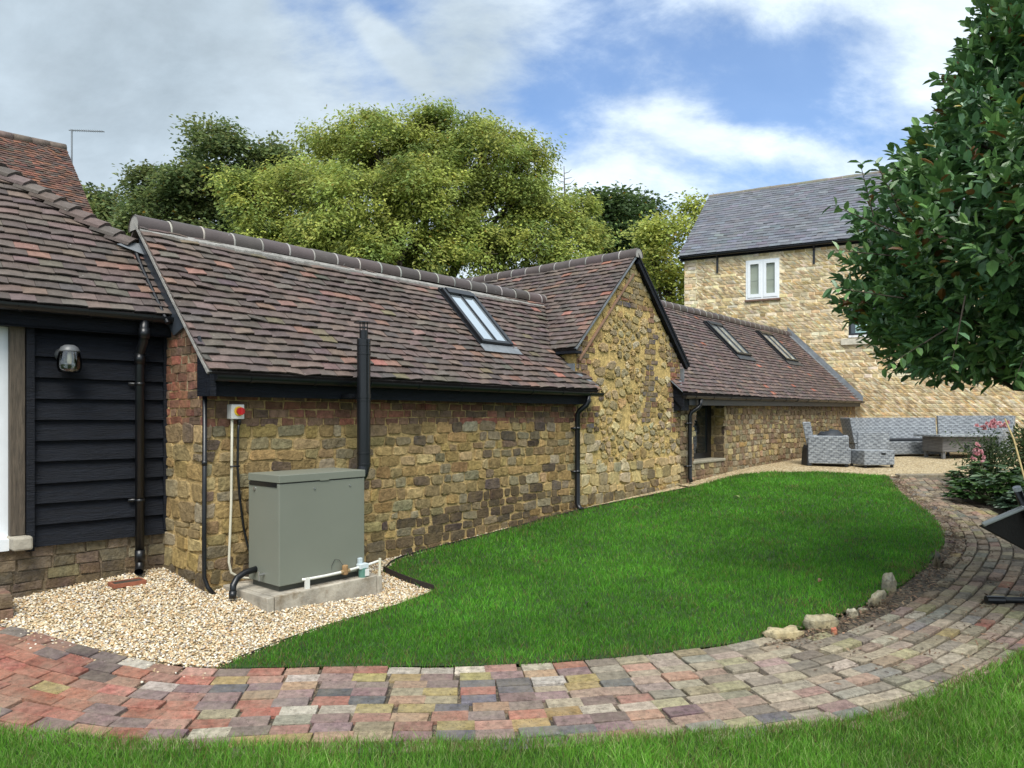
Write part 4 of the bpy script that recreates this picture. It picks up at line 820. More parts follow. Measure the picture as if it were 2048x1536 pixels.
# ================================================================== boiler, plinth, switch and cables
def boiler():
    sp = MB(); g0 = -1.72
    sp.prism([B(.22, -.70, g0), B(1.225, -.70, g0), B(1.225, .0, g0), B(.22, .0, g0)], Z3*(-1.412-g0)); sp.prism([B(1.231, -.702, g0), B(1.285, -.702, g0), B(1.285, -.05, g0), B(1.231, -.05, g0)], Z3*(-1.422-g0)); sp.prism([B(.155, -.698, g0), B(.214, -.698, g0), B(.214, .0, g0), B(.155, .0, g0)], Z3*(-1.414-g0))
    tag(sp.build('concrete_plinth', M['concrete'], loc=B(.7, -.35, -1.5)+Z3*E, bevel=.006), 'stained concrete slab under the green boiler, set in gravel', 'plinth')
    root = thing('oil_boiler', 'sage green metal boiler cabinet standing on the concrete slab', 'boiler', B(.72, -.39, -1.41))
    u0, u1, v0, v1 = .302, 1.149, -.621, -.152; zb, zt = -1.363, -.473
    b = MB(); b.prism([B(u0, v0, zb), B(u1, v0, zb), B(u1, v1, zb), B(u0, v1, zb)], Z3*(zt-.07-zb)); b.build('cabinet', M['boiler'], root, bevel=.006)
    l = MB(); l.prism([B(u0-.004, v0-.008, zt-.062), B(u1+.004, v0-.008, zt-.062), B(u1+.004, v1, zt-.062), B(u0-.004, v1, zt-.062)], Z3*.062); l.prism([B(u0+.38, v0-.0085, zt-.069), B(u0+.47, v0-.0085, zt-.069), B(u0+.47, v0, zt-.069), B(u0+.38, v0, zt-.069)], Z3*.02); l.build('lid', M['boiler'], root, bevel=.006)
    sl = MB(); sl.prism([B(u0-.005, v0+.03, zt-.098), B(u0-.005, v1-.02, zt-.098), B(u0-.005, v1-.02, zt-.066), B(u0-.005, v0+.03, zt-.066)], U*.004); sl.prism([B(u0+.01, v0+.012, zt-.0695), B(u1-.01, v0+.012, zt-.0695), B(u1-.01, v1-.01, zt-.0695), B(u0+.01, v1-.01, zt-.0695)], Z3*.007); sl.build('vent_slot', M['black_metal'], root)
    bs = MB(); bs.prism([B(u0+.03, v0+.05, -1.412), B(u1-.03, v0+.05, -1.412), B(u1-.03, v1-.02, -1.412), B(u0+.03, v1-.02, -1.412)], Z3*.05); bs.build('base', M['boiler_dark'], root)
    for (u, v, z, d) in ((.63, v0, -.60, -VV), (.99, v0, -.60, -VV)): sc = MB(); sc.tube([B(u, v, z), B(u, v, z)+d*.008], .008, 10); sc.build('screw', M['zinc'], root)
    lk = MB(); lk.tube([B(u0, v1-.10, -.60), B(u0-.01, v1-.10, -.60)], .016, 14); lk.build('lock', M['zinc'], root)
    tp = MB(); tp.tube([B(u0, v0+.22, -1.29), B(u0-.05, v0+.22, -1.29)], .011, 8); tp.tube([B(u0-.045, v0+.22, -1.26), B(u0-.045, v0+.22, -1.34)], .009, 8); tp.build('drain_tap', M['zinc'], root)
    fl = MB(); fu, fv = 1.327, -.38; K = (.008, .008, .01); fl.tube([B(1.12, -.38, -.64), B(1.24, -.38, -.60), B(fu-.02, fv, -.53), B(fu, fv, -.45)], .060, 18, K); fl.lathe(B(fu, fv, 0), [(.062, -.47), (.062, .68), (.0635, .68), (.0635, .715), (.058, .72)], 22, K)
    for z in (-.44, -.34, .58, .66, .15): fl.lathe(B(fu, fv, z), [(.062, -.008), (.066, -.006), (.066, .006), (.062, .008)], 22, K)
    fl.lathe(B(fu, fv, 0), [(.04, .70), (.04, .80)], 16, K); f = fl.build('flue', M['black_metal'], root, smooth=False)
    cw = MB()
    for k in range(4): a = k*math.pi/2+.4; cw.box(B(fu, fv, .835)+V3(math.cos(a), math.sin(a), 0)*.034, V3(.004, 0, 0), V3(0, .004, 0), Z3*.04)
    cw.lathe(B(fu, fv, 0), [(.04, .822), (.04, .832)], 16); cw.lathe(B(fu, fv, 0), [(.0, .885), (.05, .882), (.092, .872), (.092, .868), (.0, .868)], 22); cw.build('flue_cowl', M['black_metal'], f)
    br = MB(); br.box(B(fu, fv+.08, .19), U*.11, VV*.012, Z3*.02); br.box(B(fu+.07, -.23, .19), U*.012, VV*.10, Z3*.015); br.box(B(fu-.07, -.23, .19), U*.012, VV*.10, Z3*.015); br.lathe(B(fu, fv, .19), [(.063, -.018), (.067, -.018), (.067, .018), (.063, .018)], 22); br.build('flue_bracket', M['black_metal'], f)
    # white oil line along the front with brass fire valve and filter bowl
    op = thing('oil_pipe', 'white oil supply pipe with brass valve and green filter across boiler foot', 'pipe', B(.8, -.66, -1.41)); m = MB(); y = v0-.035; W_ = (.68, .68, .63)
    m.tube([B(.50, v0-.02, -1.335), B(.52, y, -1.335), B(.72, y, -1.337), B(.88, y, -1.333), B(1.02, y, -1.325), B(1.16, y+.01, -1.318), B(1.32, y+.03, -1.305)], .011, 10, W_); m.box(B(.535, y-.005, -1.368), U*.018, VV*.012, Z3*.044, W_); m.tube([B(1.27, -.68, -1.425), B(1.275, -.68, -1.27)], .012, 8, (.62, .60, .48)); m.build('pipe_run', M['attr_gloss'], op, smooth=False)
    v = MB(); v.lathe(B(.915, y, -1.33), [(.022, -.03), (.026, -.02), (.026, .045), (.022, .05)], 14, (.30, .18, .08)); v.tube([B(.87, y, -1.334), B(.96, y, -1.33)], .016, 8, (.34, .24, .12)); v.tube([B(.90, y, -1.29), B(.87, v0-.012, -1.23), B(.83, v0-.006, -1.22), B(.80, v0-.004, -1.27), B(.80, v0-.004, -1.32)], .0018, 5, (.02, .02, .02)); v.build('fire_valve', M['attr_rough'], op)
    ft = MB(); fx = 1.10; ft.box(B(fx, y, -1.315), U*.045, VV*.03, Z3*.022, (.55, .62, .64)); ft.box(B(fx-.02, y+.01, -1.27), U*.018, VV*.015, Z3*.028, (.50, .58, .62)); ft.build('filter_head', M['attr_gloss'], op, bevel=.004)
    fb = MB(); fb.lathe(B(fx, y, -1.375), [(.030, -.055), (.034, -.05), (.037, .045)], 16, (.10, .22, .18)); fb.build('filter_bowl', M['attr_gloss'], op, smooth=False); lb = MB(); lb.box(B(fx+.022, y-.036, -1.37), U*.022, VV*.003, Z3*.03, (.70, .70, .68)); lb.build('filter_label', M['attr_gloss'], op)
    # switch on the wall
    sw = thing('isolator_switch', 'white electrical isolator box with red rotary switch on yellow plate', 'switch', B(.27, -.06, .05)); b = MB(); su, sz = .245, .04; b.box(B(su, -.045, sz), U*.058, VV*.04, Z3*.062); b.build('switch_box', M['plastic_white'], sw, bevel=.006)
    yp = MB(); yp.tube([B(su+.005, -.086, sz+.005), B(su+.005, -.093, sz+.005)], .040, 20, (.75, .50, .03)); p = yp.build('dial_plate', M['attr_gloss'], sw); kn = MB(); kn.tube([B(su+.012, -.094, sz+.005), B(su+.012, -.118, sz+.005)], .032, 18, (.45, .012, .018)); kn.box(B(su+.012, -.122, sz+.005), U*.008, VV*.006, Z3*.030, (.5, .02, .02)); kn.build('dial_knob', M['attr_gloss'], p)
    cw_ = MB(); cw_.tube([B(su-.035, -.05, sz-.06), B(su-.035, -.045, -.35), B(su-.04, -.045, -.75), B(su-.06, -.045, -1.22), B(su-.045, -.05, -1.31), B(su+.02, -.07, -1.36), B(su+.12, -.12, -1.38), B(su+.2, -.2, -1.355)], .011, 8, (.58, .55, .44)); tag(cw_.build('white_cable', M['attr_gloss'], loc=B(.24, 0, -.7)+Z3*E, smooth=True), 'white cable running down stone wall from the isolator box', 'cable')
    cb = MB(); cb.tube([B(su+.03, -.05, sz-.06), B(su+.03, -.05, -.02), B(su+.02, -.05, -.12), B(su+.015, -.05, -.42), B(su+.03, -.05, -.65), B(su+.07, -.05, -.95), B(su+.10, -.06, -1.10), B(su+.12, -.12, -1.25)], .0105, 8); cb.tube([B(su+.03, -.05, sz-.055), B(su+.028, -.05, -.07)], .016, 10); cb.tube([B(su-.055, -.055, -.42), B(su+.03, -.055, -.42)], .008, 6); tag(cb.build('black_cable', M['black_plastic'], loc=B(.27, 0, -.6)+Z3*E, smooth=True), 'black flex hanging from the isolator box to behind the boiler', 'cable')
    cp = MB(); cp.tube([B(-.015, -.03, .30), B(-.02, -.03, -1.0), B(-.02, -.03, -1.32), B(0, -.05, -1.40), B(.04, -.10, -1.47)], .018, 10); cp.tube([B(-.018, -.03, -.36), B(-.018, -.03, -.40)], .022, 10); cp.tube([B(-.03, .04, .66), B(-.03, -.02, .50), B(-.015, -.03, .30)], .015, 8); tag(cp.build('corner_conduit', M['black_plastic'], loc=B(0, 0, -.5)+Z3*E, smooth=True), 'black conduit running down the outer corner of the stone outbuilding', 'conduit')
    ov = MB(); ov.tube([B(u0+.02, v1-.12, -1.265), B(u0-.10, v1-.12, -1.28), B(.13, v1-.13, -1.31), B(.085, v1-.15, -1.36), B(.07, v1-.17, -1.44)], .026, 14); ov.tube([B(.075, v1-.165, -1.40), B(.068, v1-.172, -1.46)], .03, 14); tag(ov.build('condensate_pipe', M['black_plastic'], loc=B(.2, -.3, -1.3)+Z3*E, smooth=True), 'short black elbow pipe from boiler side down to the gravel', 'pipe')
boiler()

# ================================================================== small things by the boarded wall
def wall_lamp():
    c = LW(.775, -.16, 0); r = thing('wall_lamp', 'wall lantern with clear glass jar shade on black boarding', 'lamp', LW(.775, -.06, .45)); b = MB(); b.tube([LW(.80, -.03, .50), LW(.80, -.055, .50)], .055, 20, (.03, .033, .036)); b.tube([LW(.80, -.05, .50), LW(.785, -.12, .52)], .022, 10, (.03, .033, .036)); b.lathe(c, [(.0, .575), (.035, .572), (.06, .555), (.075, .525), (.075, .518), (.0, .518)], 24, (.10, .105, .11)); b.build('bracket', M['attr_gloss'], r, smooth=True)
    g = MB(); g.lathe(c, [(.0, .348), (.03, .348), (.070, .355), (.086, .385), (.088, .42), (.084, .47), (.074, .517)], 28, cap=False); g.build('glass_shade', M['clear_glass'], r, smooth=True)
    q = MB(); q.lathe(c, [(.0, .42), (.014, .425), (.018, .45), (.016, .48), (.012, .52)], 16, (.75, .66, .45)); q.build('bulb', M['attr_gloss'], r, smooth=True)
wall_lamp()
def trough():
    p = gpt(-3.19, 5.97); r = thing('drain_trough', 'small terracotta trough of dark compost below the black downpipe', 'trough', p); t = MB(); a, b = A_, B_; C = (.27, .09, .05); hx, hy, h = .125, .075, .032; z = p[2]
    for (c, ex, ey) in ((p+a*(hx-.008), a*.008, b*hy), (p-a*(hx-.008), a*.008, b*hy), (p+b*(hy-.008), a*(hx-.016), b*.008), (p-b*(hy-.008), a*(hx-.016), b*.008)): t.box(c+Z3*h/2, ex, ey, Z3*h/2, C)
    t.build('tray', M['terracotta'], r); s = MB(); s.box(p+Z3*.010, a*(hx-.017), b*(hy-.017), Z3*.016); s.build('compost', M['soil'], r)
trough()
def step():
    r = thing('brick_step', 'worn brown brick step block at the left edge by gravel', 'step', LW(1.35, -.3, -1.6)); m = MB(); 
    for k in range(3):
        z = -1.60+k*.098
        for (a0, a1) in ((1.19, 1.42), (1.43, 1.66), (1.67, 1.9)):
            for (b0, b1) in ((-.42, -.315), (-.31, -.205), (-.2, -.095)):
                o = RNG.normal(0, .004, 2); m.prism([LW(a0+o[0], b0+o[1], z), LW(a1+o[0], b0+o[1], z), LW(a1+o[0], b1+o[1], z), LW(a0+o[0], b1+o[1], z)], Z3*.09, jit((.165, .105, .08), .15))
    m.build('brick_block', M['stone'], r, bevel=.008)
step()
def edging():
    def strip(P, h):
        m = MB(); P = catmull(P, .1)
        for i in range(len(P)-1):
            a, b = P[i], P[i+1]; d = (b-a)/np.linalg.norm(b-a); nn_ = np.array([-d[1], d[0]])*.004; za, zb = float(gz(*a)), float(gz(*b))
            m.prism([(a[0]-nn_[0], a[1]-nn_[1], za-.05), (b[0]-nn_[0], b[1]-nn_[1], zb-.05), (b[0]-nn_[0], b[1]-nn_[1], zb+h), (a[0]-nn_[0], a[1]-nn_[1], za+h)], V3(nn_[0]*2, nn_[1]*2, 0), (.02, .014, .012))
        return m
    tag(strip([(-1.92,4.70),(-1.5,5.30),(-1.1,5.87),(-.70,6.44)], .014).build('lawn_edging', M['attr_rough'], loc=gpt(-1.3, 5.6)+Z3*E), 'thin dark edging between the boiler gravel and front of the lawn', 'edging', 'lawn edging strips')
    tag(strip([(-.70,6.44),(-.98,6.73),(-1.25,7.0)], .06).build('lawn_edging', M['attr_rough'], loc=gpt(-1, 6.7)+Z3*E), 'short dark brown edging board between gravel notch and lawn beside slab', 'edging', 'lawn edging strips')
    tag(strip([(-1.25,7.0),(-1.17,7.39),(-.70,7.97),(-.15,8.57),(.83,9.67),(3.0,11.9)], .03).build('lawn_edging', M['attr_rough'], loc=gpt(0, 8.7)+Z3*E), 'long dark edging along the wall foot behind the lawn', 'edging', 'lawn edging strips')
edging()
def rock(name, label, x, y, dims, rz, col, group=None, seed=1, sharp=0.30, dz=0):
    rg = np.random.default_rng(seed); th = np.linspace(0, 2*math.pi, 18, endpoint=False); ph = np.linspace(-math.pi/2, math.pi/2, 10); v = []; k = [rg.normal(0, 1, 3) for _ in range(7)]; of = rg.uniform(0, 6, 7)
    for p in ph:
        for t in th:
            d = V3(math.cos(p)*math.cos(t), math.cos(p)*math.sin(t), math.sin(p)); b = np.sign(d)*np.abs(d)**.7; r = 1+sharp*.5*sum(math.sin((2.2+.9*m_)*(kk@d)+o)/(1+.25*m_) for m_, (kk, o) in enumerate(zip(k, of)))/1.3+rg.normal(0, .035); v.append(b*r)
    v = np.array(v)*np.array(dims)/2; c, s = math.cos(rz), math.sin(rz); v = np.c_[v[:, 0]*c-v[:, 1]*s, v[:, 0]*s+v[:, 1]*c, v[:, 2]]; g = gpt(x, y, dims[2]*.20+dz)
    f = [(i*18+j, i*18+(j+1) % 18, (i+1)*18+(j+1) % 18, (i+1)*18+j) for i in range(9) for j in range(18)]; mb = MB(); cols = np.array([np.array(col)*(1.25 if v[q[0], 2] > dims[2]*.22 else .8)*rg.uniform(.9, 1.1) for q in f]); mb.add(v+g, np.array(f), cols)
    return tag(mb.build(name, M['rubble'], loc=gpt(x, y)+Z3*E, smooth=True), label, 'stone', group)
G_ = 'stones edging the lawn'
rock('edging_stone', 'long pale rounded stone at lawn edge, nearest the camera', 1.99, 5.28, (.30, .13, .10), .22, (.36,.31,.20), G_, 3)
rock('edging_stone', 'grey stone with jagged flat top beside the long pale stone', 2.35, 5.47, (.26, .11, .135), .3, (.27,.25,.18), G_, 5)
rock('edging_stone', 'small pale stone chip between jagged grey stone and long kerb slab', 2.70, 5.72, (.085, .06, .08), .5, (.38,.36,.29), G_, 8)
rock('edging_stone', 'tiny flat grey pebble stone next to pale chip', 2.83, 5.82, (.10, .06, .04), .5, (.22,.21,.17), G_, 9)
rock('edging_stone', 'thin slab of grey stone laid lengthwise along lawn edge', 3.06, 6.03, (.33, .07, .13), .82, (.30,.28,.21), G_, 11)
rock('edging_stone', 'upright mottled grey stone standing at end of thin slab', 3.31, 6.32, (.12, .10, .22), .8, (.27,.26,.21), G_, 12)
rock('edging_stone', 'dark leaning slate shard at the right bend of the lawn', 4.22, 7.14, (.24, .05, .20), 1.0, (.09,.085,.075), G_, 13)
rock('bed_stone', 'brown boulder under the leafy plants in flower bed', 6.48, 9.05, (.30, .22, .26), .4, (.22,.18,.12), None, 14)
rock('brick_fragment', 'small piece of red broken brick by jagged stone', 2.40, 5.36, (.05, .03, .06), .4, (.42,.12,.09), None, 15)
def kerb():
    m = MB(); a, b = V3(7.0, 13.0, 0), V3(8.15, 12.9, 0); d = (b-a)/np.linalg.norm(b-a); nn_ = V3(-d[1], d[0], 0); m.prism([a+Z3*(gz(a[0], a[1])-.05), b+Z3*(gz(b[0], b[1])-.05), b+nn_*.22+Z3*(gz(b[0], b[1])-.05), a+nn_*.22+Z3*(gz(a[0], a[1])-.05)], Z3*.09, (.22, .2, .16))
    tag(m.build('stone_kerb', M['stone'], loc=gpt(7.5, 13)+Z3*E, bevel=.015), 'grey stone kerb where the brick path meets the gravel patio', 'kerb')
kerb()

# ================================================================== wicker furniture
def wick(mb, poly, ext): mb.prism(poly, ext)
def armchair():
    p = gpt(6.62, 15.02); r = thing('wicker_armchair', 'grey wicker armchair standing against stone wall, left of the sofa', 'armchair', p, rz=math.radians(-24))
    def bx(name, x0, x1, y0, y1, z0, z1, m='wicker', lean=0, bev=.02, par=r):
        b = MB(); b.add([(x0+lean*(0), y0, z0), (x1, y0, z0), (x1, y1, z0), (x0, y1, z0), (x0-lean, y0, z1), (x1-lean, y0, z1), (x1-lean, y1, z1), (x0-lean, y1, z1)], [(3, 2, 1, 0), (4, 5, 6, 7), (0, 1, 5, 4), (1, 2, 6, 5), (2, 3, 7, 6), (3, 0, 4, 7)])
        return b.build(name, M[m], par, uv=True, bevel=bev, local=True)
    bx('arm', -.40, .36, -.44, -.31, .05, .62); bx('arm', -.40, .36, .31, .44, .05, .62); bx('seat', -.34, .40, -.305, .305, .05, .36); bx('backrest', -.42, -.27, -.30, .30, .365, .90, lean=.10)
    for x in (-.36, .32):
        for y in (-.40, .40): bx('leg', x-.025, x+.025, y-.025, y+.025, 0, .049, 'black_metal', bev=0)
    c = MB(); P = p+V3(.12, .06, 0); q = thing('seat_cover', 'folded black cover heaped on the grey wicker armchair', 'cover', P+Z3*.37)
    bm = MB(); rg = np.random.default_rng(4); th = np.linspace(0, 2*math.pi, 16, endpoint=False); v = []
    for k, (rr, zz) in enumerate(((1, 0), (1.02, .12), (.9, .26), (.6, .345), (.0, .36))):
        for t in th: v.append((math.copysign(abs(math.cos(t))**.6, math.cos(t))*.25*rr*(1+rg.normal(0, .04)), math.copysign(abs(math.sin(t))**.6, math.sin(t))*.28*rr*(1+rg.normal(0, .04)), .375+zz*.95+rg.normal(0, .012)+.03*math.cos(t)))
    f = [(i*16+j, i*16+(j+1) % 16, (i+1)*16+(j+1) % 16, (i+1)*16+j) for i in range(4) for j in range(16)]; bm.add(np.array(v)+p, f); bm.build('cloth', M['cushion'], q, smooth=True)
    k = MB(); k.add(np.array([(-.56, -.24, 0), (-.46, -.26, 0), (-.46, .1, 0), (-.56, .1, 0), (-.555, -.22, .36), (-.52, -.23, .42), (-.51, .05, .44), (-.55, .05, .36)])+p, [(3, 2, 1, 0), (4, 5, 6, 7), (0, 1, 5, 4), (1, 2, 6, 5), (2, 3, 7, 6), (3, 0, 4, 7)]); tag(k.build('black_wedge', M['cushion'], loc=p+V3(-.54, -.1, 0)+Z3*E, bevel=.03), 'slim black wedge shape between armchair back and stone wall', 'bag')  # slim dark tapered block added behind the armchair back
armchair()
SCX, SCY = 9.78, 15.4
def sofa_piece(name, label, a0, a1, arm_at):
    p = gpt(SCX, SCY, .02 if a0 > 90 else .07); r = thing(name, label, 'sofa', p, 'curved wicker sofa sections')
    def arcs(nm, r0, r1, z0, z1, lean=0, m='wicker', A0=a0, A1=a1):
        n = max(2, int(abs(A1-A0)/7)); mb = MB(); v = []
        for i in range(n+1):
            a = math.radians(A0+(A1-A0)*i/n); c, s = math.cos(a), math.sin(a)
            for rr, zz, l in ((r0, z0, 0), (r1, z0, 0), (r1, z1, lean), (r0, z1, lean)): v.append(((rr+l)*c, (rr+l)*s, zz))
        f = []
        for i in range(n):
            for k in range(4): f.append((i*4+k, i*4+(k+1) % 4, (i+1)*4+(k+1) % 4, (i+1)*4+k))
        f += [(3, 2, 1, 0), tuple(n*4+k for k in range(4))]
        if A1 > A0: f = [q for q in f]
        else: f = [q[::-1] for q in f]
        mb.add(v, f); return mb.build(nm, M[m], r, uv=True, bevel=.018, local=True)
    arcs('seat', 1.72, 2.40, .06, .37); arcs('backrest', 2.30, 2.42, .375, .93, .10); arcs('seat_cushion', 1.78, 2.28, .374, .43, m='cushion', A0=a0-3, A1=a1+3)
    for a in (arm_at,):
        d = 3.2 if a == a0 else -3.2; arcs('arm', 1.68, 2.36, .06, .63, A0=a+d*1.15 if False else a+(.8 if d > 0 else -.8)*1, A1=a-d*.9)
    for a in (a0, (a0+a1)/2, a1):
        for rr in (1.78, 2.3):
            t = math.radians(a+(2 if a == a1 else -2)); b = MB(); b.box((rr*math.cos(t), rr*math.sin(t), .02), V3(.025, 0, 0), V3(0, .025, 0), V3(0, 0, .04)); b.build('leg', M['black_metal'], r, local=True)
    return r
sofa_piece('wicker_sofa', 'long curved grey wicker sofa section with dark seat pad behind footstool', 178, 74.5, 178)
sofa_piece('wicker_sofa', 'straight backed grey wicker sofa section with arm behind the pink roses', 73.5, 36, 36)
def footstool():
    p = gpt(7.30, 14.62); r = thing('wicker_footstool', 'low grey wicker footstool with dark handle in front of curved sofa', 'footstool', p, rz=math.radians(8)); b = MB(); b.box((0, 0, .20), V3(.33, 0, 0), V3(0, .26, 0), V3(0, 0, .15)); b.build('seat', M['wicker'], r, uv=True, bevel=.02, local=True)
    h = MB(); h.box((.08, -.262, .28), V3(.045, 0, 0), V3(0, .006, 0), V3(0, 0, .018)); h.build('handle', M['black_metal'], r, local=True)
    for x in (-.29, .29):
        for y in (-.22, .22): l = MB(); l.box((x, y, .025), V3(.022, 0, 0), V3(0, .022, 0), V3(0, 0, .027)); l.build('leg', M['black_metal'], r, local=True)
footstool()
def table():
    p = gpt(10.25, 16.55); r = thing('wicker_table', 'low grey wicker table with pale glass top beside the rose bush', 'table', p, rz=math.radians(4)); b = MB(); b.box((0, 0, .32), V3(.62, 0, 0), V3(0, .36, 0), V3(0, 0, .17)); b.build('table_body', mat('dark_wicker', rough=.5, var=.15, weave=(.3, .034, (.16, .15, .14), (.11, .105, .10), (.04, .04, .04))), r, uv=True, bevel=.01, local=True)
    t = MB(); t.box((0, 0, .515), V3(.76, 0, 0), V3(0, .48, 0), V3(0, 0, .022)); t.build('tabletop', M['wicker'], r, uv=True, bevel=.006, local=True); g = MB(); g.box((0, 0, .541), V3(.74, 0, 0), V3(0, .46, 0), V3(0, 0, .003), (.35, .40, .40)); g.build('glass_top', M['glass_blind'], r, local=True)
    h = MB(); h.box((-.05, -.365, .27), V3(.06, 0, 0), V3(0, .006, 0), V3(0, 0, .035)); h.build('handle', M['black_metal'], r, local=True)
    for x in (-.56, .56):
        for y in (-.3, .3): l = MB(); l.box((x, y, .075), V3(.03, 0, 0), V3(0, .03, 0), V3(0, 0, .075), (.13, .13, .13)); l.build('leg', M['attr_rough'], r, local=True)
table()
def recliner():
    P0 = V3(3.905, 6.0, -.915); r = thing('garden_recliner', 'black tubular garden recliner with dark seat panel and pale rim at right edge', 'garden seat', (4.6, 6.1, -1.55)); e1 = V3(.93, .14, .335); e1 /= np.linalg.norm(e1); e2 = V3(.90, .15, -.45); e2 /= np.linalg.norm(e2); n = np.cross(e1, e2); n /= np.linalg.norm(n)
    s = MB(); s.prism([P0, P0+e1*1.1, P0+e1*1.1+e2*.75, P0+e2*.9], n*.035 if n[1] > 0 else -n*.035, (.020, .016, .013)); s.build('seat', M['attr_rough'], r, bevel=.01)
    m = MB(); q = V3(0, -.036, .022); m.tube([P0+q, P0+e1*.38+q], .021, 8, (.46, .47, .45)); m.tube([P0+e1*.38+q, P0+e1*1.1+q], .021, 8, (.46, .47, .45)); m.build('rim', M['attr_gloss'], r, smooth=True)
    f = MB(); gy = float(gz(4.0, 5.93)); a = V3(3.95, 5.93, gy+.045); f.tube([a, V3(5.1, 5.8, gy+.055)], .027, 12); f.build('foot_tube', M['black_plastic'], r, smooth=True); c = MB(); c.tube([a-V3(.045, 0, 0), a+V3(.09, -.012, 0)], .034, 12); c.build('end_cap', M['black_plastic'], r)
    po = MB(); t = V3(4.235, 6.03, -.62); po.tube([t, t+V3(.10, 0, -.25), t+V3(.42, -.05, -1.0)], .030, 12); pp = po.build('post', M['black_plastic'], r, smooth=True); k = MB(); k.tube([t+V3(-.012, -.004, .03), t], .031, 14, (.45, .47, .5)); k.build('post_cap', M['attr_gloss'], pp)
recliner()

# ================================================================== vegetation helpers
def unit(a): return a/(np.linalg.norm(a, axis=-1, keepdims=True)+1e-9)
def leaves(mb, pos, d, nrm, L, Wd, col, fold=.25, fine=False):
    pos, d, nrm = map(np.asarray, (pos, d, nrm)); d = unit(d); s = unit(np.cross(d, nrm)); nrm = np.cross(s, d); L = np.broadcast_to(L, len(pos))[:, None]; Wd = np.broadcast_to(Wd, len(pos))[:, None]; n = len(pos)
    if not fine:
        v = np.stack([pos, pos+d*L*.5+s*Wd*.5+nrm*Wd*fold*.5, pos+d*L, pos+d*L*.5-s*Wd*.5+nrm*Wd*fold*.5], 1).reshape(-1, 3); b = np.arange(n)[:, None]*4; mb.add(v, np.concatenate([b+np.array([0, 1, 2, 3])]), col)
    else:
        dr = -nrm*L*.10
        v = np.stack([pos, pos+d*L*.32+s*Wd*.44+nrm*Wd*fold, pos+d*L*.72+s*Wd*.38+nrm*Wd*fold+dr*.4, pos+d*L+dr, pos+d*L*.72-s*Wd*.38+nrm*Wd*fold+dr*.4, pos+d*L*.32-s*Wd*.44+nrm*Wd*fold], 1).reshape(-1, 3); b = np.arange(n)[:, None]*6
        mb.add(v, np.concatenate([b+np.array([0, 1, 2, 3]), b+np.array([0, 3, 4, 5])]), np.concatenate([col, col]))
def palcol(n, pal, rg, a=.14):
    pal = np.array(pal); return np.clip(pal[rg.integers(len(pal), size=n)]*(1+rg.normal(0, a, (n, 1))), 0, 1)
def px3(px, py, Y): return V3((px-1024)/1440*Y, Y, (833-py)/1440*Y)   # survey helper: bearing + distance -> place
def far_tree(name, label, lobes, pal, base, n_clump, per, leaf=(.16, .075), droop=.4, spread=.33, seed=1, trunk_r=.25, limbs=True, group='trees behind the outbuildings', sparse=0):
    rg = np.random.default_rng(seed); root = thing(name, label, 'tree', base, group); base = np.array(base, float); lobes = [(np.array(c, float), np.array(r, float)) for c, r in lobes]
    for c, r in list(lobes):                  # smaller puffs standing out of each main bough
        for _ in range(5):
            dd = unit(rg.normal(0, 1, 3)+V3(0, -.2, .5)); lobes.append((c+dd*r*.92, r*rg.uniform(.28, .45)))
    main_l = lobes[:len(lobes)//6]
    area = np.array([(r[0]*r[2]) for c, r in lobes]); which = rg.choice(len(lobes), size=n_clump, p=area/area.sum()); C = np.array([l[0] for l in lobes])[which]; R = np.array([l[1] for l in lobes])[which]
    d = unit(rg.normal(0, 1, (n_clump, 3))); d[:, 2] = np.where((d[:, 2] < -.2) & (rg.random(n_clump) < .6), -d[:, 2], d[:, 2]); rad = rg.uniform(.55, 1.0, (n_clump, 1))**.6*(1+rg.normal(0, .07, (n_clump, 1))); cc = C+d*R*rad
    keep = np.ones(n_clump, bool); cc = cc[keep]; d = d[keep]; n = len(cc)
    cr = spread*rg.uniform(.6, 1.35, (n, 1)); k = np.repeat(np.arange(n), per); pos = cc[k]+np.clip(rg.normal(0, 1, (n*per, 3)), -1.5, 1.5)*cr[k]*np.array([1, 1, .62]); out = unit(d[k]+rg.normal(0, .7, (n*per, 3))); dirn = unit(out*np.array([1, 1, .4])-np.array([0, 0, droop])); nrm = unit(rg.normal(0, .75, (n*per, 3))+np.array([0, -.25, .9])+d[k]*.4)
    clumpc = palcol(n, pal, rg, .22); col = np.clip(clumpc[k]*(1+rg.normal(0, .16, (n*per, 1))), 0, 1); yl = rg.random(n*per) < .010; col[yl] = np.array([.30, .20, .03])
    sz = rg.uniform(.7, 1.25, n*per); mb = MB(); leaves(mb, pos, dirn, nrm, leaf[0]*sz, leaf[1]*sz, col, .3); mb.build('crown', M['leaf_far'], root)
    tr = MB(); top = np.mean([c for c, r in main_l], 0); h0 = base; tr.tube([h0, h0*.7+top*.3+rg.normal(0, .15, 3), h0*.35+top*.65, top], [trunk_r*1.3, trunk_r, trunk_r*.7, trunk_r*.3], 8)
    for c, r in main_l:
        st = h0+(top-h0)*rg.uniform(.35, .8); tr.tube([st, (st+c)/2+rg.normal(0, .3, 3), c, c+unit(c-st)*r*.5], [trunk_r*.5, trunk_r*.33, trunk_r*.2, .02], 6)
        for _ in range(4):
            dd = unit(rg.normal(0, 1, 3)+V3(0, 0, .5)); tr.tube([c-dd*r*.1, c+dd*r*.5+rg.normal(0, .1, 3), c+dd*r*.95], [trunk_r*.16, trunk_r*.1, .012], 5)
    tr.build('trunk', M['bark'], root)
    return root
def lob(px, py, rp, Y, ry=None, asp=.85, dy=0):
    k = Y/1440; r = rp*k*.80; return (px3(px, py, Y+dy), (r, (ry or r), r*asp))
G_YEL = [(.31,.365,.085),(.36,.40,.09),(.27,.335,.08),(.21,.285,.075),(.37,.385,.09)]
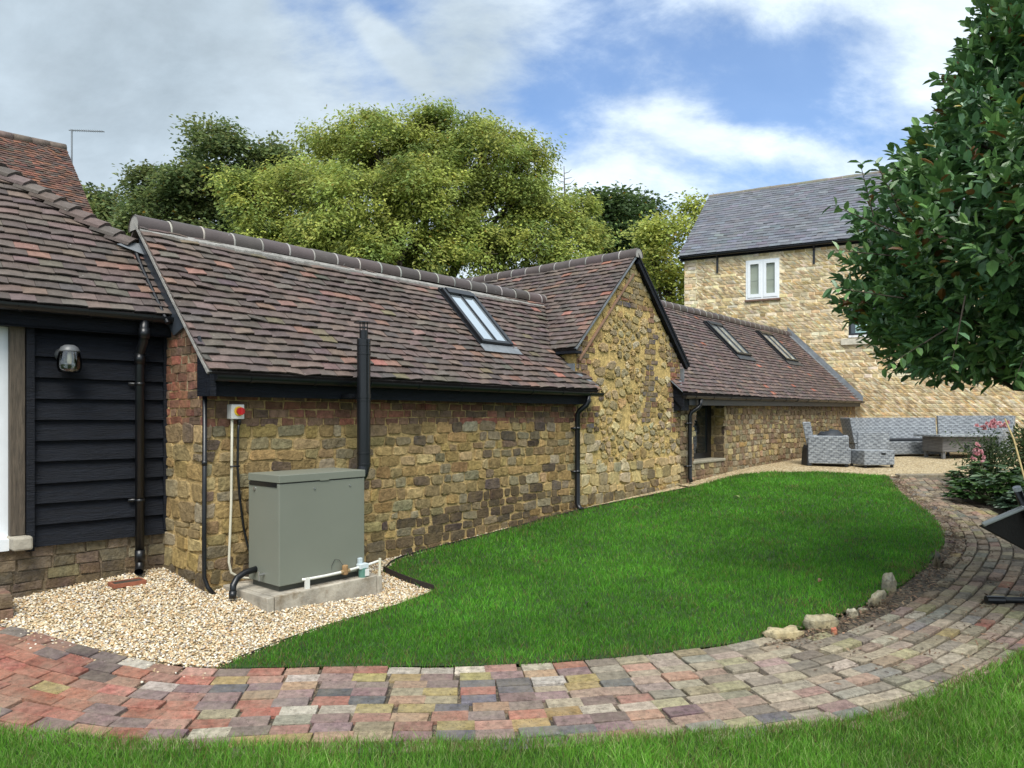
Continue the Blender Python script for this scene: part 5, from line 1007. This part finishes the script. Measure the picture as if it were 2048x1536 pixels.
G_DRK = [(.15,.205,.075),(.185,.235,.078),(.12,.175,.068),(.205,.235,.08)]
G_MID = [(.090,.15,.048),(.11,.165,.05),(.08,.13,.048)]
G_LIM = [(.42,.46,.10),(.38,.43,.11),(.46,.47,.12),(.31,.38,.10)]
def trees():
    Y = 27
    far_tree('maple_tree', 'dark green bushy tree standing left of the big yellowish tree', [lob(440,330,85,Y), lob(395,390,70,Y,dy=-1), lob(520,380,90,Y,dy=1), lob(330,430,75,Y,dy=-.5), lob(430,470,95,Y), lob(300,380,45,Y,asp=1), lob(560,330,55,Y,dy=1), lob(280,480,60,Y)], G_DRK, (-12, 27, -1), 720, 60, seed=2, leaf=(.16, .10), droop=.2, spread=.31)
    far_tree('maple_tree', 'smaller grey green tree between old tiled roof and dark bushy tree', [lob(205,430,42,31), lob(235,470,40,31), lob(190,395,22,31), lob(215,510,45,31)], G_DRK, (-17, 31, -1), 170, 40, seed=3, leaf=(.2, .12), droop=.1)
    Y = 23
    L2 = [lob(850,310,105,Y,dy=.5), lob(760,320,95,Y), lob(960,340,110,Y,dy=-.5), lob(1035,345,80,Y), lob(690,330,88,Y,dy=.8), lob(640,285,48,Y,dy=1.5), lob(735,275,66,Y,dy=.5), lob(480,385,45,Y,dy=-1.5), lob(610,400,110,Y,dy=-1), lob(520,430,75,Y,dy=-1.5), lob(540,500,75,Y,dy=-1.6), lob(720,430,130,Y,dy=-1.5), lob(860,400,130,Y,dy=-1.2), lob(1000,430,110,Y,dy=-.6), lob(660,510,110,Y,dy=-2), lob(800,520,120,Y,dy=-2), lob(930,520,100,Y,dy=-1.5), lob(968,275,38,Y,asp=1.1), lob(850,262,62,Y)]
    far_tree('walnut_tree', 'big broad yellowish green tree rising behind the main roof ridge', L2, G_YEL, (-2.5, 23.5, -1), 1800, 84, seed=5, leaf=(.125, .058), droop=.55, spread=.25, trunk_r=.34)
    L3 = [lob(1080,440,75,24,dy=-1), lob(1140,430,55,24), lob(1160,480,60,24,dy=-1), lob(1050,510,90,24,dy=-2), lob(1140,540,70,24,dy=-2)]
    far_tree('walnut_tree', 'lower yellowish green tree right of the big broad tree, above gable wing roof', L3, G_YEL, (2.0, 24.5, -1), 520, 62, seed=6, leaf=(.125, .058), droop=.55, spread=.25, trunk_r=.22)
    far_tree('oak_tree', 'dark blue green tree in the gap left of the lime green tree', [lob(1240,430,55,33), lob(1280,420,45,33,dy=1), lob(1215,480,60,33), lob(1270,500,75,33), lob(1250,570,80,33), lob(1190,405,28,33)], G_MID, (5, 33, -1), 330, 44, seed=7, leaf=(.24, .13), droop=.2, spread=.42)
    far_tree('poplar_tree', 'sparse lime green tree with upright twigs beside the slate roofed house', [lob(1330,470,55,26), lob(1310,530,55,26), lob(1390,440,48,26,dy=1), lob(1340,590,55,26), lob(1290,470,30,26), lob(1360,640,50,26), lob(1395,520,45,26,dy=1)], G_LIM, (6, 26.5, -1), 300, 34, seed=8, leaf=(.14, .10), droop=.1, spread=.30, trunk_r=.16)
    # bare upright twigs of the lime green tree belong to its crown; the dead spire is its own tree
    r = thing('bare_tree', 'bare leafless tree top sticking up against the sky', 'tree', (2.1, 28, -1)); m = MB(); b = px3(1130, 420, 28); t = px3(1128, 332, 28); m.tube([V3(b[0], 28, -1), b, t], [.12, .05, .012], 6, (.12, .11, .10)); rg = np.random.default_rng(3)
    for i in range(12):
        k = .1+.8*i/12; p = b+(t-b)*k; s = 1 if i % 2 else -1; l = .62*(1-k*.65); m.tube([p, p+V3(s*l*.6, 0, l*.15), p+V3(s*l, rg.normal(0, .1), l*.55)], [.018, .012, .006], 5, (.12, .11, .10))
    m.build('trunk', M['attr_rough'], r)
    # far woodland seen between the trunks
    rg = np.random.default_rng(12); mb = MB(); n = 22000; x = rg.uniform(-26, 14, n); y = rg.uniform(36, 42, n); h = 4.2+1.3*np.sin(x*.7)+.9*np.sin(x*1.9+1); z = -1+(h+1)*rg.random(n)**.7; leaves(mb, np.c_[x, y, z], unit(rg.normal(0, 1, (n, 3))), unit(rg.normal(0, .8, (n, 3))+np.array([0, -.4, .7])), rg.uniform(.3, .55, n), rg.uniform(.2, .34, n), palcol(n, G_DRK, rg)); tag(mb.build('distant_woodland', M['leaf_far'], smooth=False), 'dim green woodland seen low behind the nearer trees', 'woodland', kind='stuff')
trees()

def evergreen():
    rg = np.random.default_rng(21); AX = V3(4.62, 5.35, 0); root = thing('evergreen_tree', 'dense glossy dark green magnolia like tree filling the right edge', 'tree', gpt(4.62, 5.35))
    prof = np.array([(.28, .5), (.31, 1.2), (.38, 1.45), (.62, 1.63), (.95, 1.93), (1.25, 1.92), (1.6, 1.85), (1.96, 1.58), (2.33, 1.28), (3.07, .97), (3.9, .6), (4.6, .2)]); zs, rs = prof.T
    n = 4800; z = np.interp(rg.random(n), np.linspace(0, 1, 60), np.interp(np.linspace(0, 1, 60), np.r_[0, np.cumsum(rs[:-1]*np.diff(zs))]/np.sum(rs[:-1]*np.diff(zs)), zs)); th = rg.uniform(0, 2*math.pi, n); R = np.interp(z, zs, rs)
    bump = 1+.045*np.sin(3*th+2*z)+.04*np.sin(7*th-3.3*z)+.03*np.sin(13*th+5*z); rad = R*bump*(1-.30*rg.random(n)**2.2)
    ex = rg.random(n) < .05; rad = np.where(ex, rad+rg.uniform(.02, .16, n), rad); o = np.c_[np.cos(th), np.sin(th), np.zeros(n)]; pos = AX+o*rad[:, None]+np.c_[np.zeros((n, 2)), z]
    tw = unit(o*.9+np.c_[np.zeros((n, 2)), .45+.5*(z-1.0)/2]+rg.normal(0, .30, (n, 3))); low = z < .5; tw[low] = unit(o[low]*.8+np.c_[np.zeros((low.sum(), 2)), -.35*np.ones(low.sum())]+rg.normal(0, .3, (low.sum(), 3)))
    pal = [(.092,.190,.062),(.112,.220,.066),(.078,.165,.064),(.130,.235,.070),(.100,.200,.095)]; tws = []
    base = palcol(n, pal, rg, .12); P, D, N, Ls, Ws, Cs = [], [], [], [], [], []
    for k in range(9):
        m = len(pos); t = k/8; az = k*2.4+rg.uniform(0, 6.28, m)*.15+np.arange(m); a = unit(np.cross(tw, rg.normal(0, 1, (m, 3)))) if k == 0 else a; b = np.cross(tw, a); side = a*np.cos(az)[:, None]+b*np.sin(az)[:, None]
        P.append(pos+tw*(.22*(t-.75))[..., None] if False else pos+tw*(.22*(t-.75))); dd = unit(tw*(.30+.75*t)+side*(.95-.45*t)+np.array([0, 0, .05])); D.append(dd); N.append(unit(np.array([0, 0, 1.])+tw*.55-side*.15+rg.normal(0, .28, (m, 3)))); s = rg.uniform(.6, 1.25, m)*(1-.25*t); Ls.append(.116*s); Ws.append(.064*s)
        c = base*(1+rg.normal(0, .12, (m, 1))); br = (rg.random(m) < (.02 if k < 7 else .06)) & (z > .7); c[br] = np.array([.16, .072, .022])*rg.uniform(.7, 1.2, (br.sum(), 1)); ye = rg.random(m) < .006; c[ye] = (.30, .24, .03); Cs.append(np.clip(c, 0, 1))
    mb = MB(); leaves(mb, np.concatenate(P), np.concatenate(D), np.concatenate(N), np.concatenate(Ls), np.concatenate(Ws), np.concatenate(Cs), .16, True)
    # inner leaves: depth behind the outer shell
    m = 14000; z2 = rg.uniform(.25, 3.9, m); t2 = rg.uniform(0, 6.28, m); r2 = np.interp(z2, zs, rs)*rg.uniform(.35, .84, m); q = AX+np.c_[np.cos(t2)*r2, np.sin(t2)*r2, z2]; leaves(mb, q, unit(rg.normal(0, 1, (m, 3))), unit(rg.normal(0, 1, (m, 3))+np.array([0, 0, .6])), .12, .06, palcol(m, pal, rg), .16, True)
    # sprays that stand out past the outline on the left
    sp = [((1665, 410), (1, .15, .5), 5.1), ((1720, 325), (.25, 0, 1), 5.2), ((1750, 322), (.5, 0, 1), 5.2), ((1665, 575), (-1, 0, .15), 5.0), ((1670, 500), (-1, 0, .1), 5.1), ((1900, 745), (-.2, 0, -1), 4.6), ((2030, 760), (-.4, 0, -1), 4.4), ((1885, 160), (-.6, 0, .5), 5.2), ((1770, 735), (-.8, 0, -.5), 4.9)]
    for (px, py), d, Y in sp:
        tip = px3(px, py, Y); d = unit(np.array(d, float)); d = np.array([-abs(d[0]) if d[0] != .25 and d[0] != .5 else d[0]*.3, d[1], d[2]]); d = unit(d); k = 14; t = np.linspace(0, 1, k); p = tip-d*(1-t)[:, None]*.34; a = unit(np.cross(d, V3(.3, 1, .2))); b = np.cross(d, a); az = np.arange(k)*2.4; side = a*np.cos(az)[:, None]+b*np.sin(az)[:, None]
        leaves(mb, p, unit(d*.5+side), unit(np.array([0, 0, 1.])+rg.normal(0, .3, (k, 3))), .092*rg.uniform(.8, 1.1, k), .046, palcol(k, pal, rg), .16, True); tws.append((tip-d*.5, tip))
    mb.build('crown', M['leaf_gloss'], root)
    tr = MB(); g = gpt(4.62, 5.35); tr.tube([g-Z3*.1, g+Z3*.9, g+V3(.03, .02, 2.0), AX+Z3*2.2, AX+Z3*4.3], [.13, .10, .085, .05, .01], 10)
    for i in range(46):
        zz = rg.uniform(.3, 3.4); t = rg.uniform(0, 6.28); r = np.interp(zz, zs, rs)*.9; tip = AX+V3(math.cos(t)*r, math.sin(t)*r, zz+.1); st = AX+Z3*(zz-.25-.2*r); tr.tube([st, (st+tip)/2+rg.normal(0, .06, 3), tip], [.028, .018, .005], 6)
    for a, b in tws: tr.tube([a, b], [.006, .002], 5)
    tr.build('trunk', M['bark'], root)
evergreen()

def bed_plants():
    rg = np.random.default_rng(31)
    def clump(label, x, y, r, h, n, pal, leaf, seed):
        g = gpt(x, y); root = thing('leafy_plant', label, 'plant', g, 'leafy plants in the flower bed'); rg = np.random.default_rng(seed); mb = MB(); st = MB(); P, D, N, C = [], [], [], []
        for i in range(n):
            th = rg.uniform(0, 6.28); rr = r*math.sqrt(rg.random()); hh = h*(1-.75*(rr/r)**2)*rg.uniform(.65, 1.1); c = g+V3(math.cos(th)*rr, math.sin(th)*rr, hh); b = g+V3(math.cos(th)*rr*.4, math.sin(th)*rr*.4, 0); st.tube([b, (b+c)/2+Z3*.03, c], [.006, .005, .003], 5, (.06, .08, .03)); o = unit(V3(math.cos(th), math.sin(th), .35)); k = rg.integers(5, 8); col = np.array(pal[rg.integers(len(pal))])*rg.uniform(.8, 1.25)
            for j in range(k):
                a = (j-(k-1)/2)*.62; d = V3(o[0]*math.cos(a)-o[1]*math.sin(a), o[0]*math.sin(a)+o[1]*math.cos(a), .12-.15*abs(a)*.5+rg.normal(0, .12)); P.append(c); D.append(d); N.append(unit(V3(0, 0, 1)+rg.normal(0, .25, 3)-o*.2)); C.append(np.clip(col*rg.uniform(.85, 1.15), 0, 1))
        L = leaf*rg.uniform(.75, 1.2, len(P)); leaves(mb, np.array(P), np.array(D), np.array(N), L, L*.42, np.array(C), .12, True); mb.build('foliage', M['leaf_gloss'], root); st.build('stem', M['attr_rough'], root)
    g1 = [(.035,.080,.020),(.050,.105,.022),(.028,.060,.022),(.045,.085,.030)]; g2 = [(.055,.095,.055),(.070,.11,.065),(.045,.08,.045)]
    clump('wide clump of dark green fingered leaves nearest the brick path end', 6.95, 10.35, .55, .40, 95, g1, .17, 41)
    clump('bluish green fingered leaf clump beside the bed boulder', 7.05, 9.55, .50, .40, 80, g2, .16, 42)
    clump('taller green leaf clump behind the bluish clump, by the cane', 7.75, 10.3, .6, .58, 90, g1, .17, 43)
    clump('dark leaf clump under the rose bush', 7.5, 11.3, .6, .42, 80, g1, .16, 44)
    # rose
    g = gpt(7.85, 11.9); root = thing('rose_bush', 'small leaved rose bush with pink flower clusters in the flower bed', 'rose bush', g); mb = MB(); st = MB(); P = []; 
    for i in range(42):
        th = rg.uniform(0, 6.28); rr = .10+.52*rg.random(); t = g+V3(math.cos(th)*rr, math.sin(th)*rr*.8, rg.uniform(.45, .98)*(1-.35*rr)); b = g+V3(rg.normal(0, .05), rg.normal(0, .05), 0); m = (b+t)/2+V3(0, 0, .12); st.tube([b, m, t], [.008, .006, .003], 5, (.07, .09, .03))
        for k in range(46): q = (m+(t-m)*rg.random()) if rg.random() < .75 else (b+(m-b)*rg.uniform(.3, 1)); P.append(q+rg.normal(0, .075, 3))
    P = np.array(P); n = len(P); leaves(mb, P, unit(rg.normal(0, 1, (n, 3))), unit(rg.normal(0, .6, (n, 3))+np.array([0, 0, .8])), .05*rg.uniform(.7, 1.3, n), .030, palcol(n, [(.050,.085,.030),(.065,.10,.035),(.040,.070,.028)], rg), .2); mb.build('foliage', M['leaf_far'], root); st.build('stem', M['attr_rough'], root)
    def cluster(c, n, r):
        for i in range(n):
            fl = MB(); p = c+rg.normal(0, 1, 3)*np.array(r); o = unit(rg.normal(0, .6, 3)+V3(-.1, -.6, .6)); a = unit(np.cross(o, V3(.3, .2, 1))); b = np.cross(o, a); k = 11; az = np.arange(k)*2.4; tl = .2+.8*np.arange(k)/k; dd = a*np.cos(az)[:, None]*tl[:, None]+b*np.sin(az)[:, None]*tl[:, None]+o*(1.1-tl)[:, None]
            leaves(fl, np.repeat(p[None], k, 0), dd, np.repeat(o[None], k, 0)+dd*.2, .045, .042, palcol(k, [(.62,.30,.32),(.70,.42,.43),(.55,.24,.27)], rg, .1), .3)
            fl.build('flower', M['petal'], root)
    cluster(g+V3(-.02, -.25, .99), 24, (.13, .08, .055)); cluster(g+V3(-.36, -.35, .50), 15, (.05, .06, .10))
    # back shrub at the frame edge
    g = gpt(8.9, 12.0); root = thing('border_shrub', 'loose dark green shrub behind bamboo cane at right edge', 'shrub', g); mb = MB(); n = 3200; d = unit(rg.normal(0, 1, (n, 3))); P = g+V3(0, 0, .55)+d*np.array([.6, .6, .55])*rg.uniform(.4, 1, (n, 1)); leaves(mb, P, unit(d+rg.normal(0, .6, (n, 3))), unit(rg.normal(0, .5, (n, 3))+np.array([0, 0, .8])), .08*rg.uniform(.6, 1.3, n), .045, palcol(n, [(.045,.075,.028),(.06,.09,.03),(.075,.085,.03)], rg), .2); mb.build('foliage', M['leaf_far'], root)
    st = MB()
    for i in range(14): st.tube([g+V3(rg.normal(0, .05), rg.normal(0, .05), 0), g+V3(rg.normal(0, .25), rg.normal(0, .25), rg.uniform(.6, 1.0))], [.01, .004], 5, (.08, .07, .05))
    st.build('stem', M['attr_rough'], root)
    ca = MB(); ca.tube([px3(2010, 838, 10.6), px3(2028, 880, 10.3), px3(2050, 960, 9.9)], .012, 8, (.35, .27, .12)); tag(ca.build('bamboo_cane', M['attr_rough'], loc=px3(2050, 960, 9.9)+Z3*E), 'leaning tan bamboo cane among the bed plants', 'cane')
bed_plants()

# ================================================================== loose ground cover
def grass():
    rg = np.random.default_rng(51)
    def blades(poly, bands, name, label, pal, hgt, keepedge=0.0):
        mb = MB(); p = np.asarray(poly); lo, hi = p.min(0), p.max(0)
        for (y0, y1, dens, wd, hs) in bands:
            a = (hi[0]-lo[0])*(min(y1, hi[1])-max(y0, lo[1]))
            if a <= 0: continue
            n = int(a*dens); x = rg.uniform(lo[0]-.04, hi[0]+.04, n); y = rg.uniform(max(y0, lo[1]-.04), min(y1, hi[1]+.04), n); de0 = polydist(x, y, poly); k = (inpoly(x, y, poly) | (de0 < .035*rg.random(n)**2)) & (np.abs(x) < y*.74+.5); x, y = x[k], y[k]; n = len(x); z = gz(x, y)
            pat = .5+.5*np.sin(x*2.1+1.3*np.sin(y*1.7))*np.sin(y*1.9+1.1*np.sin(x*1.3)); fine = .5+.5*np.sin(x*7.1+2*np.sin(y*5.3))*np.sin(y*8.3+np.sin(x*6))
            de = polydist(x, y, poly); h = hgt*hs*rg.uniform(.55, 1.35, n)*(.82+.3*fine)*np.clip(.75+de/.12, .75, 1); th = rg.uniform(0, 6.28, n); w = wd*rg.uniform(.7, 1.3, n); sx, sy = np.cos(th)*w/2, np.sin(th)*w/2; lean = rg.normal(0, .42, (n, 2))*h[:, None]
            b = np.c_[x, y, z]; s = np.c_[sx, sy, np.zeros(n)]; m = b+np.c_[lean*.35, h*.55]; t = b+np.c_[lean, h*(1-.12*rg.random(n))]
            v = np.stack([b-s, b+s, m+s*.8, m-s*.8, t], 1).reshape(-1, 3); i = np.arange(n)[:, None]*5; c = palcol(n, pal, rg, .18)*(.70+.34*pat[:, None]+.24*fine[:, None]); tall = rg.random(n) < .04; v[np.repeat(tall, 5)*(np.arange(n*5) % 5 == 4)] += np.array([0, 0, hgt*.45]); patch = np.clip(np.sin(x*3.3+np.sin(y*2.1)*2)*np.sin(y*2.7+np.sin(x*1.9)*2)-.62, 0, 1); dry = rg.random(n) < (.035+.35*np.exp(-de/.09)+.55*patch); c[dry] = np.array([.20, .17, .065])*rg.uniform(.7, 1.2, (dry.sum(), 1))
            mb.add(v, i+np.array([0, 1, 2, 3]), c); mb.f.append(i+np.array([3, 2, 4])+mb.n-len(v)); mb.c.append(np.clip(c, 0, 1))
        tag(mb.build(name, M['grass']), label, 'grass', kind='stuff')
    pal = [(.078,.262,.018),(.100,.290,.024),(.062,.222,.018),(.130,.292,.034)]
    blades(LAWN, [(4.4, 5.6, 9500, .0042, 1), (5.6, 7.2, 6500, .0052, 1), (7.2, 9.5, 4200, .0068, 1), (9.5, 14, 2600, .0095, 1)], 'lawn_grass', 'short lush mown lawn between stone building and brick path', pal, .052)
    pal2 = [(.115,.300,.028),(.145,.325,.036),(.092,.260,.026),(.175,.330,.055),(.115,.300,.028),(.145,.325,.036),(.092,.260,.026),(.30,.38,.14)]
    blades(NEARLAWN, [(2.4, 4.2, 15000, .0034, 1), (4.2, 6.5, 8500, .0042, 1), (6.5, 8.6, 3500, .006, 1)], 'front_grass', 'longer bright grass in the foreground along the brick path', pal2, .066)
grass()
def icos():
    t = (1+5**.5)/2; v = np.array([(-1,t,0),(1,t,0),(-1,-t,0),(1,-t,0),(0,-1,t),(0,1,t),(0,-1,-t),(0,1,-t),(t,0,-1),(t,0,1),(-t,0,-1),(-t,0,1)])/math.sqrt(1+t*t)
    f = np.array([(0,11,5),(0,5,1),(0,1,7),(0,7,10),(0,10,11),(1,5,9),(5,11,4),(11,10,2),(10,7,6),(7,1,8),(3,9,4),(3,4,2),(3,2,6),(3,6,8),(3,8,9),(4,9,5),(2,4,11),(6,2,10),(8,6,7),(9,8,1)]); return v, f
def pebbles():
    rg = np.random.default_rng(61); v, f = icos(); poly = GRAVEL; p = np.asarray(poly); lo, hi = p.min(0), p.max(0); n = int((hi[0]-lo[0])*(8.8-lo[1])*5200); x = rg.uniform(lo[0], hi[0], n); y = rg.uniform(lo[1], 8.8, n)
    k = inpoly(x, y, poly) & ((x-C0[0])*.7591-(y-C0[1])*.651 > -.03) | (inpoly(x, y, poly) & (x < -2.4) & ((x-PL[0])*.698-(y-PL[1])*.716 > -.02)); k &= rg.random(n) < np.clip(1.6-(y-4.6)*.12, .6, 1); x, y = x[k], y[k]
    m = 700; xs = np.interp(rg.random(m), [0, 1], [-3.5, -1.9]); ic = INC[INC[:, 0] < -1.9]; q = ic[rg.integers(0, len(ic), m)]+rg.normal(0, .10, (m, 2)); x, y = np.r_[x, q[:, 0]], np.r_[y, q[:, 1]]; n = len(x)
    sc = rg.uniform(.0055, .0115, n)[:, None]*np.c_[rg.uniform(.85, 1.4, n), rg.uniform(.7, 1.1, n), rg.uniform(.5, .85, n)]; th = rg.uniform(0, 6.28, n); c, s = np.cos(th)[:, None], np.sin(th)[:, None]; w = v[None]*(1+rg.normal(0, .10, (n, 12, 1)))*sc[:, None]; tl = rg.normal(0, .35, (n, 1))
    X = w[..., 0]*c-w[..., 1]*s; Yy = w[..., 0]*s+w[..., 1]*c; Zz = w[..., 2]+tl*w[..., 0]; g = gz(x, y)+rg.uniform(0, .009, n); P = np.stack([X+x[:, None], Yy+y[:, None], Zz+g[:, None]], -1).reshape(-1, 3); F = (np.arange(n)[:, None, None]*12+f[None]).reshape(-1, 3)
    pal = [(.62,.53,.37),(.55,.43,.26),(.68,.62,.50),(.46,.33,.18),(.60,.50,.33),(.38,.27,.16),(.72,.68,.58),(.33,.29,.25),(.50,.33,.17)]; col = np.repeat(palcol(n, pal, rg, .12), 20, 0)
    mb = MB(); mb.add(P, F, col); tag(mb.build('gravel_pebbles', M['pebble'], smooth=True), 'golden pea gravel spread around the boiler slab', 'gravel', kind='stuff')
pebbles()
def litter():
    rg = np.random.default_rng(71); mb = MB(); n = 5200; seg = INC[(INC[:, 0] > 1.7)]; i = rg.integers(0, len(seg), n); q = seg[i]+np.c_[np.abs(rg.normal(0, .15, n)), -np.abs(rg.normal(0, .11, n))]*.9; far = rg.random(n) < .30; q[far] = seg[i[far]]+np.c_[rg.uniform(.1, 1.3, far.sum()), -rg.uniform(.0, .9, far.sum())]
    ok = ~inpoly(q[:, 0], q[:, 1], NEARLAWN) & ~inpoly(q[:, 0], q[:, 1], LAWN); q = q[ok]; n = len(q); P = np.c_[q, gz(q[:, 0], q[:, 1])+.012+rg.random(n)*.012]; leaves(mb, P, np.c_[rg.normal(0, 1, (n, 2)), rg.normal(0, .2, n)], unit(rg.normal(0, .35, (n, 3))+np.array([0, 0, 1])), rg.uniform(.015, .055, n), rg.uniform(.006, .022, n), palcol(n, [(.13,.08,.05),(.19,.115,.07),(.09,.06,.04),(.24,.17,.10)], rg, .2), .3)
    tag(mb.build('leaf_litter', M['attr_rough']), 'dry brown leaf litter along the path edge by the edging stones', 'leaf litter', kind='stuff')
    for (x, y, lb, c, L) in ((2.75, 6.47, 'curled brown fallen leaf on the lawn near edging stones', (.22, .11, .04), .09), (.62, 5.95, 'dark curled fallen leaf in the middle of the lawn', (.05, .05, .045), .08), (3.35, 10.6, 'pale green fallen leaf standing in the far part of lawn', (.25, .32, .12), .12)):
        m = MB(); p = gpt(x, y, .045); th = rg.uniform(0, 6); leaves(m, p[None], np.array([[math.cos(th), math.sin(th), .15]]), np.array([[.2, -.3, 1.]]), L, L*.5, np.array([c]), .4, True); tag(m.build('fallen_leaf', M['leaf_gloss'], loc=p+Z3*E), lb, 'leaf', 'fallen leaves on the lawn')
litter()
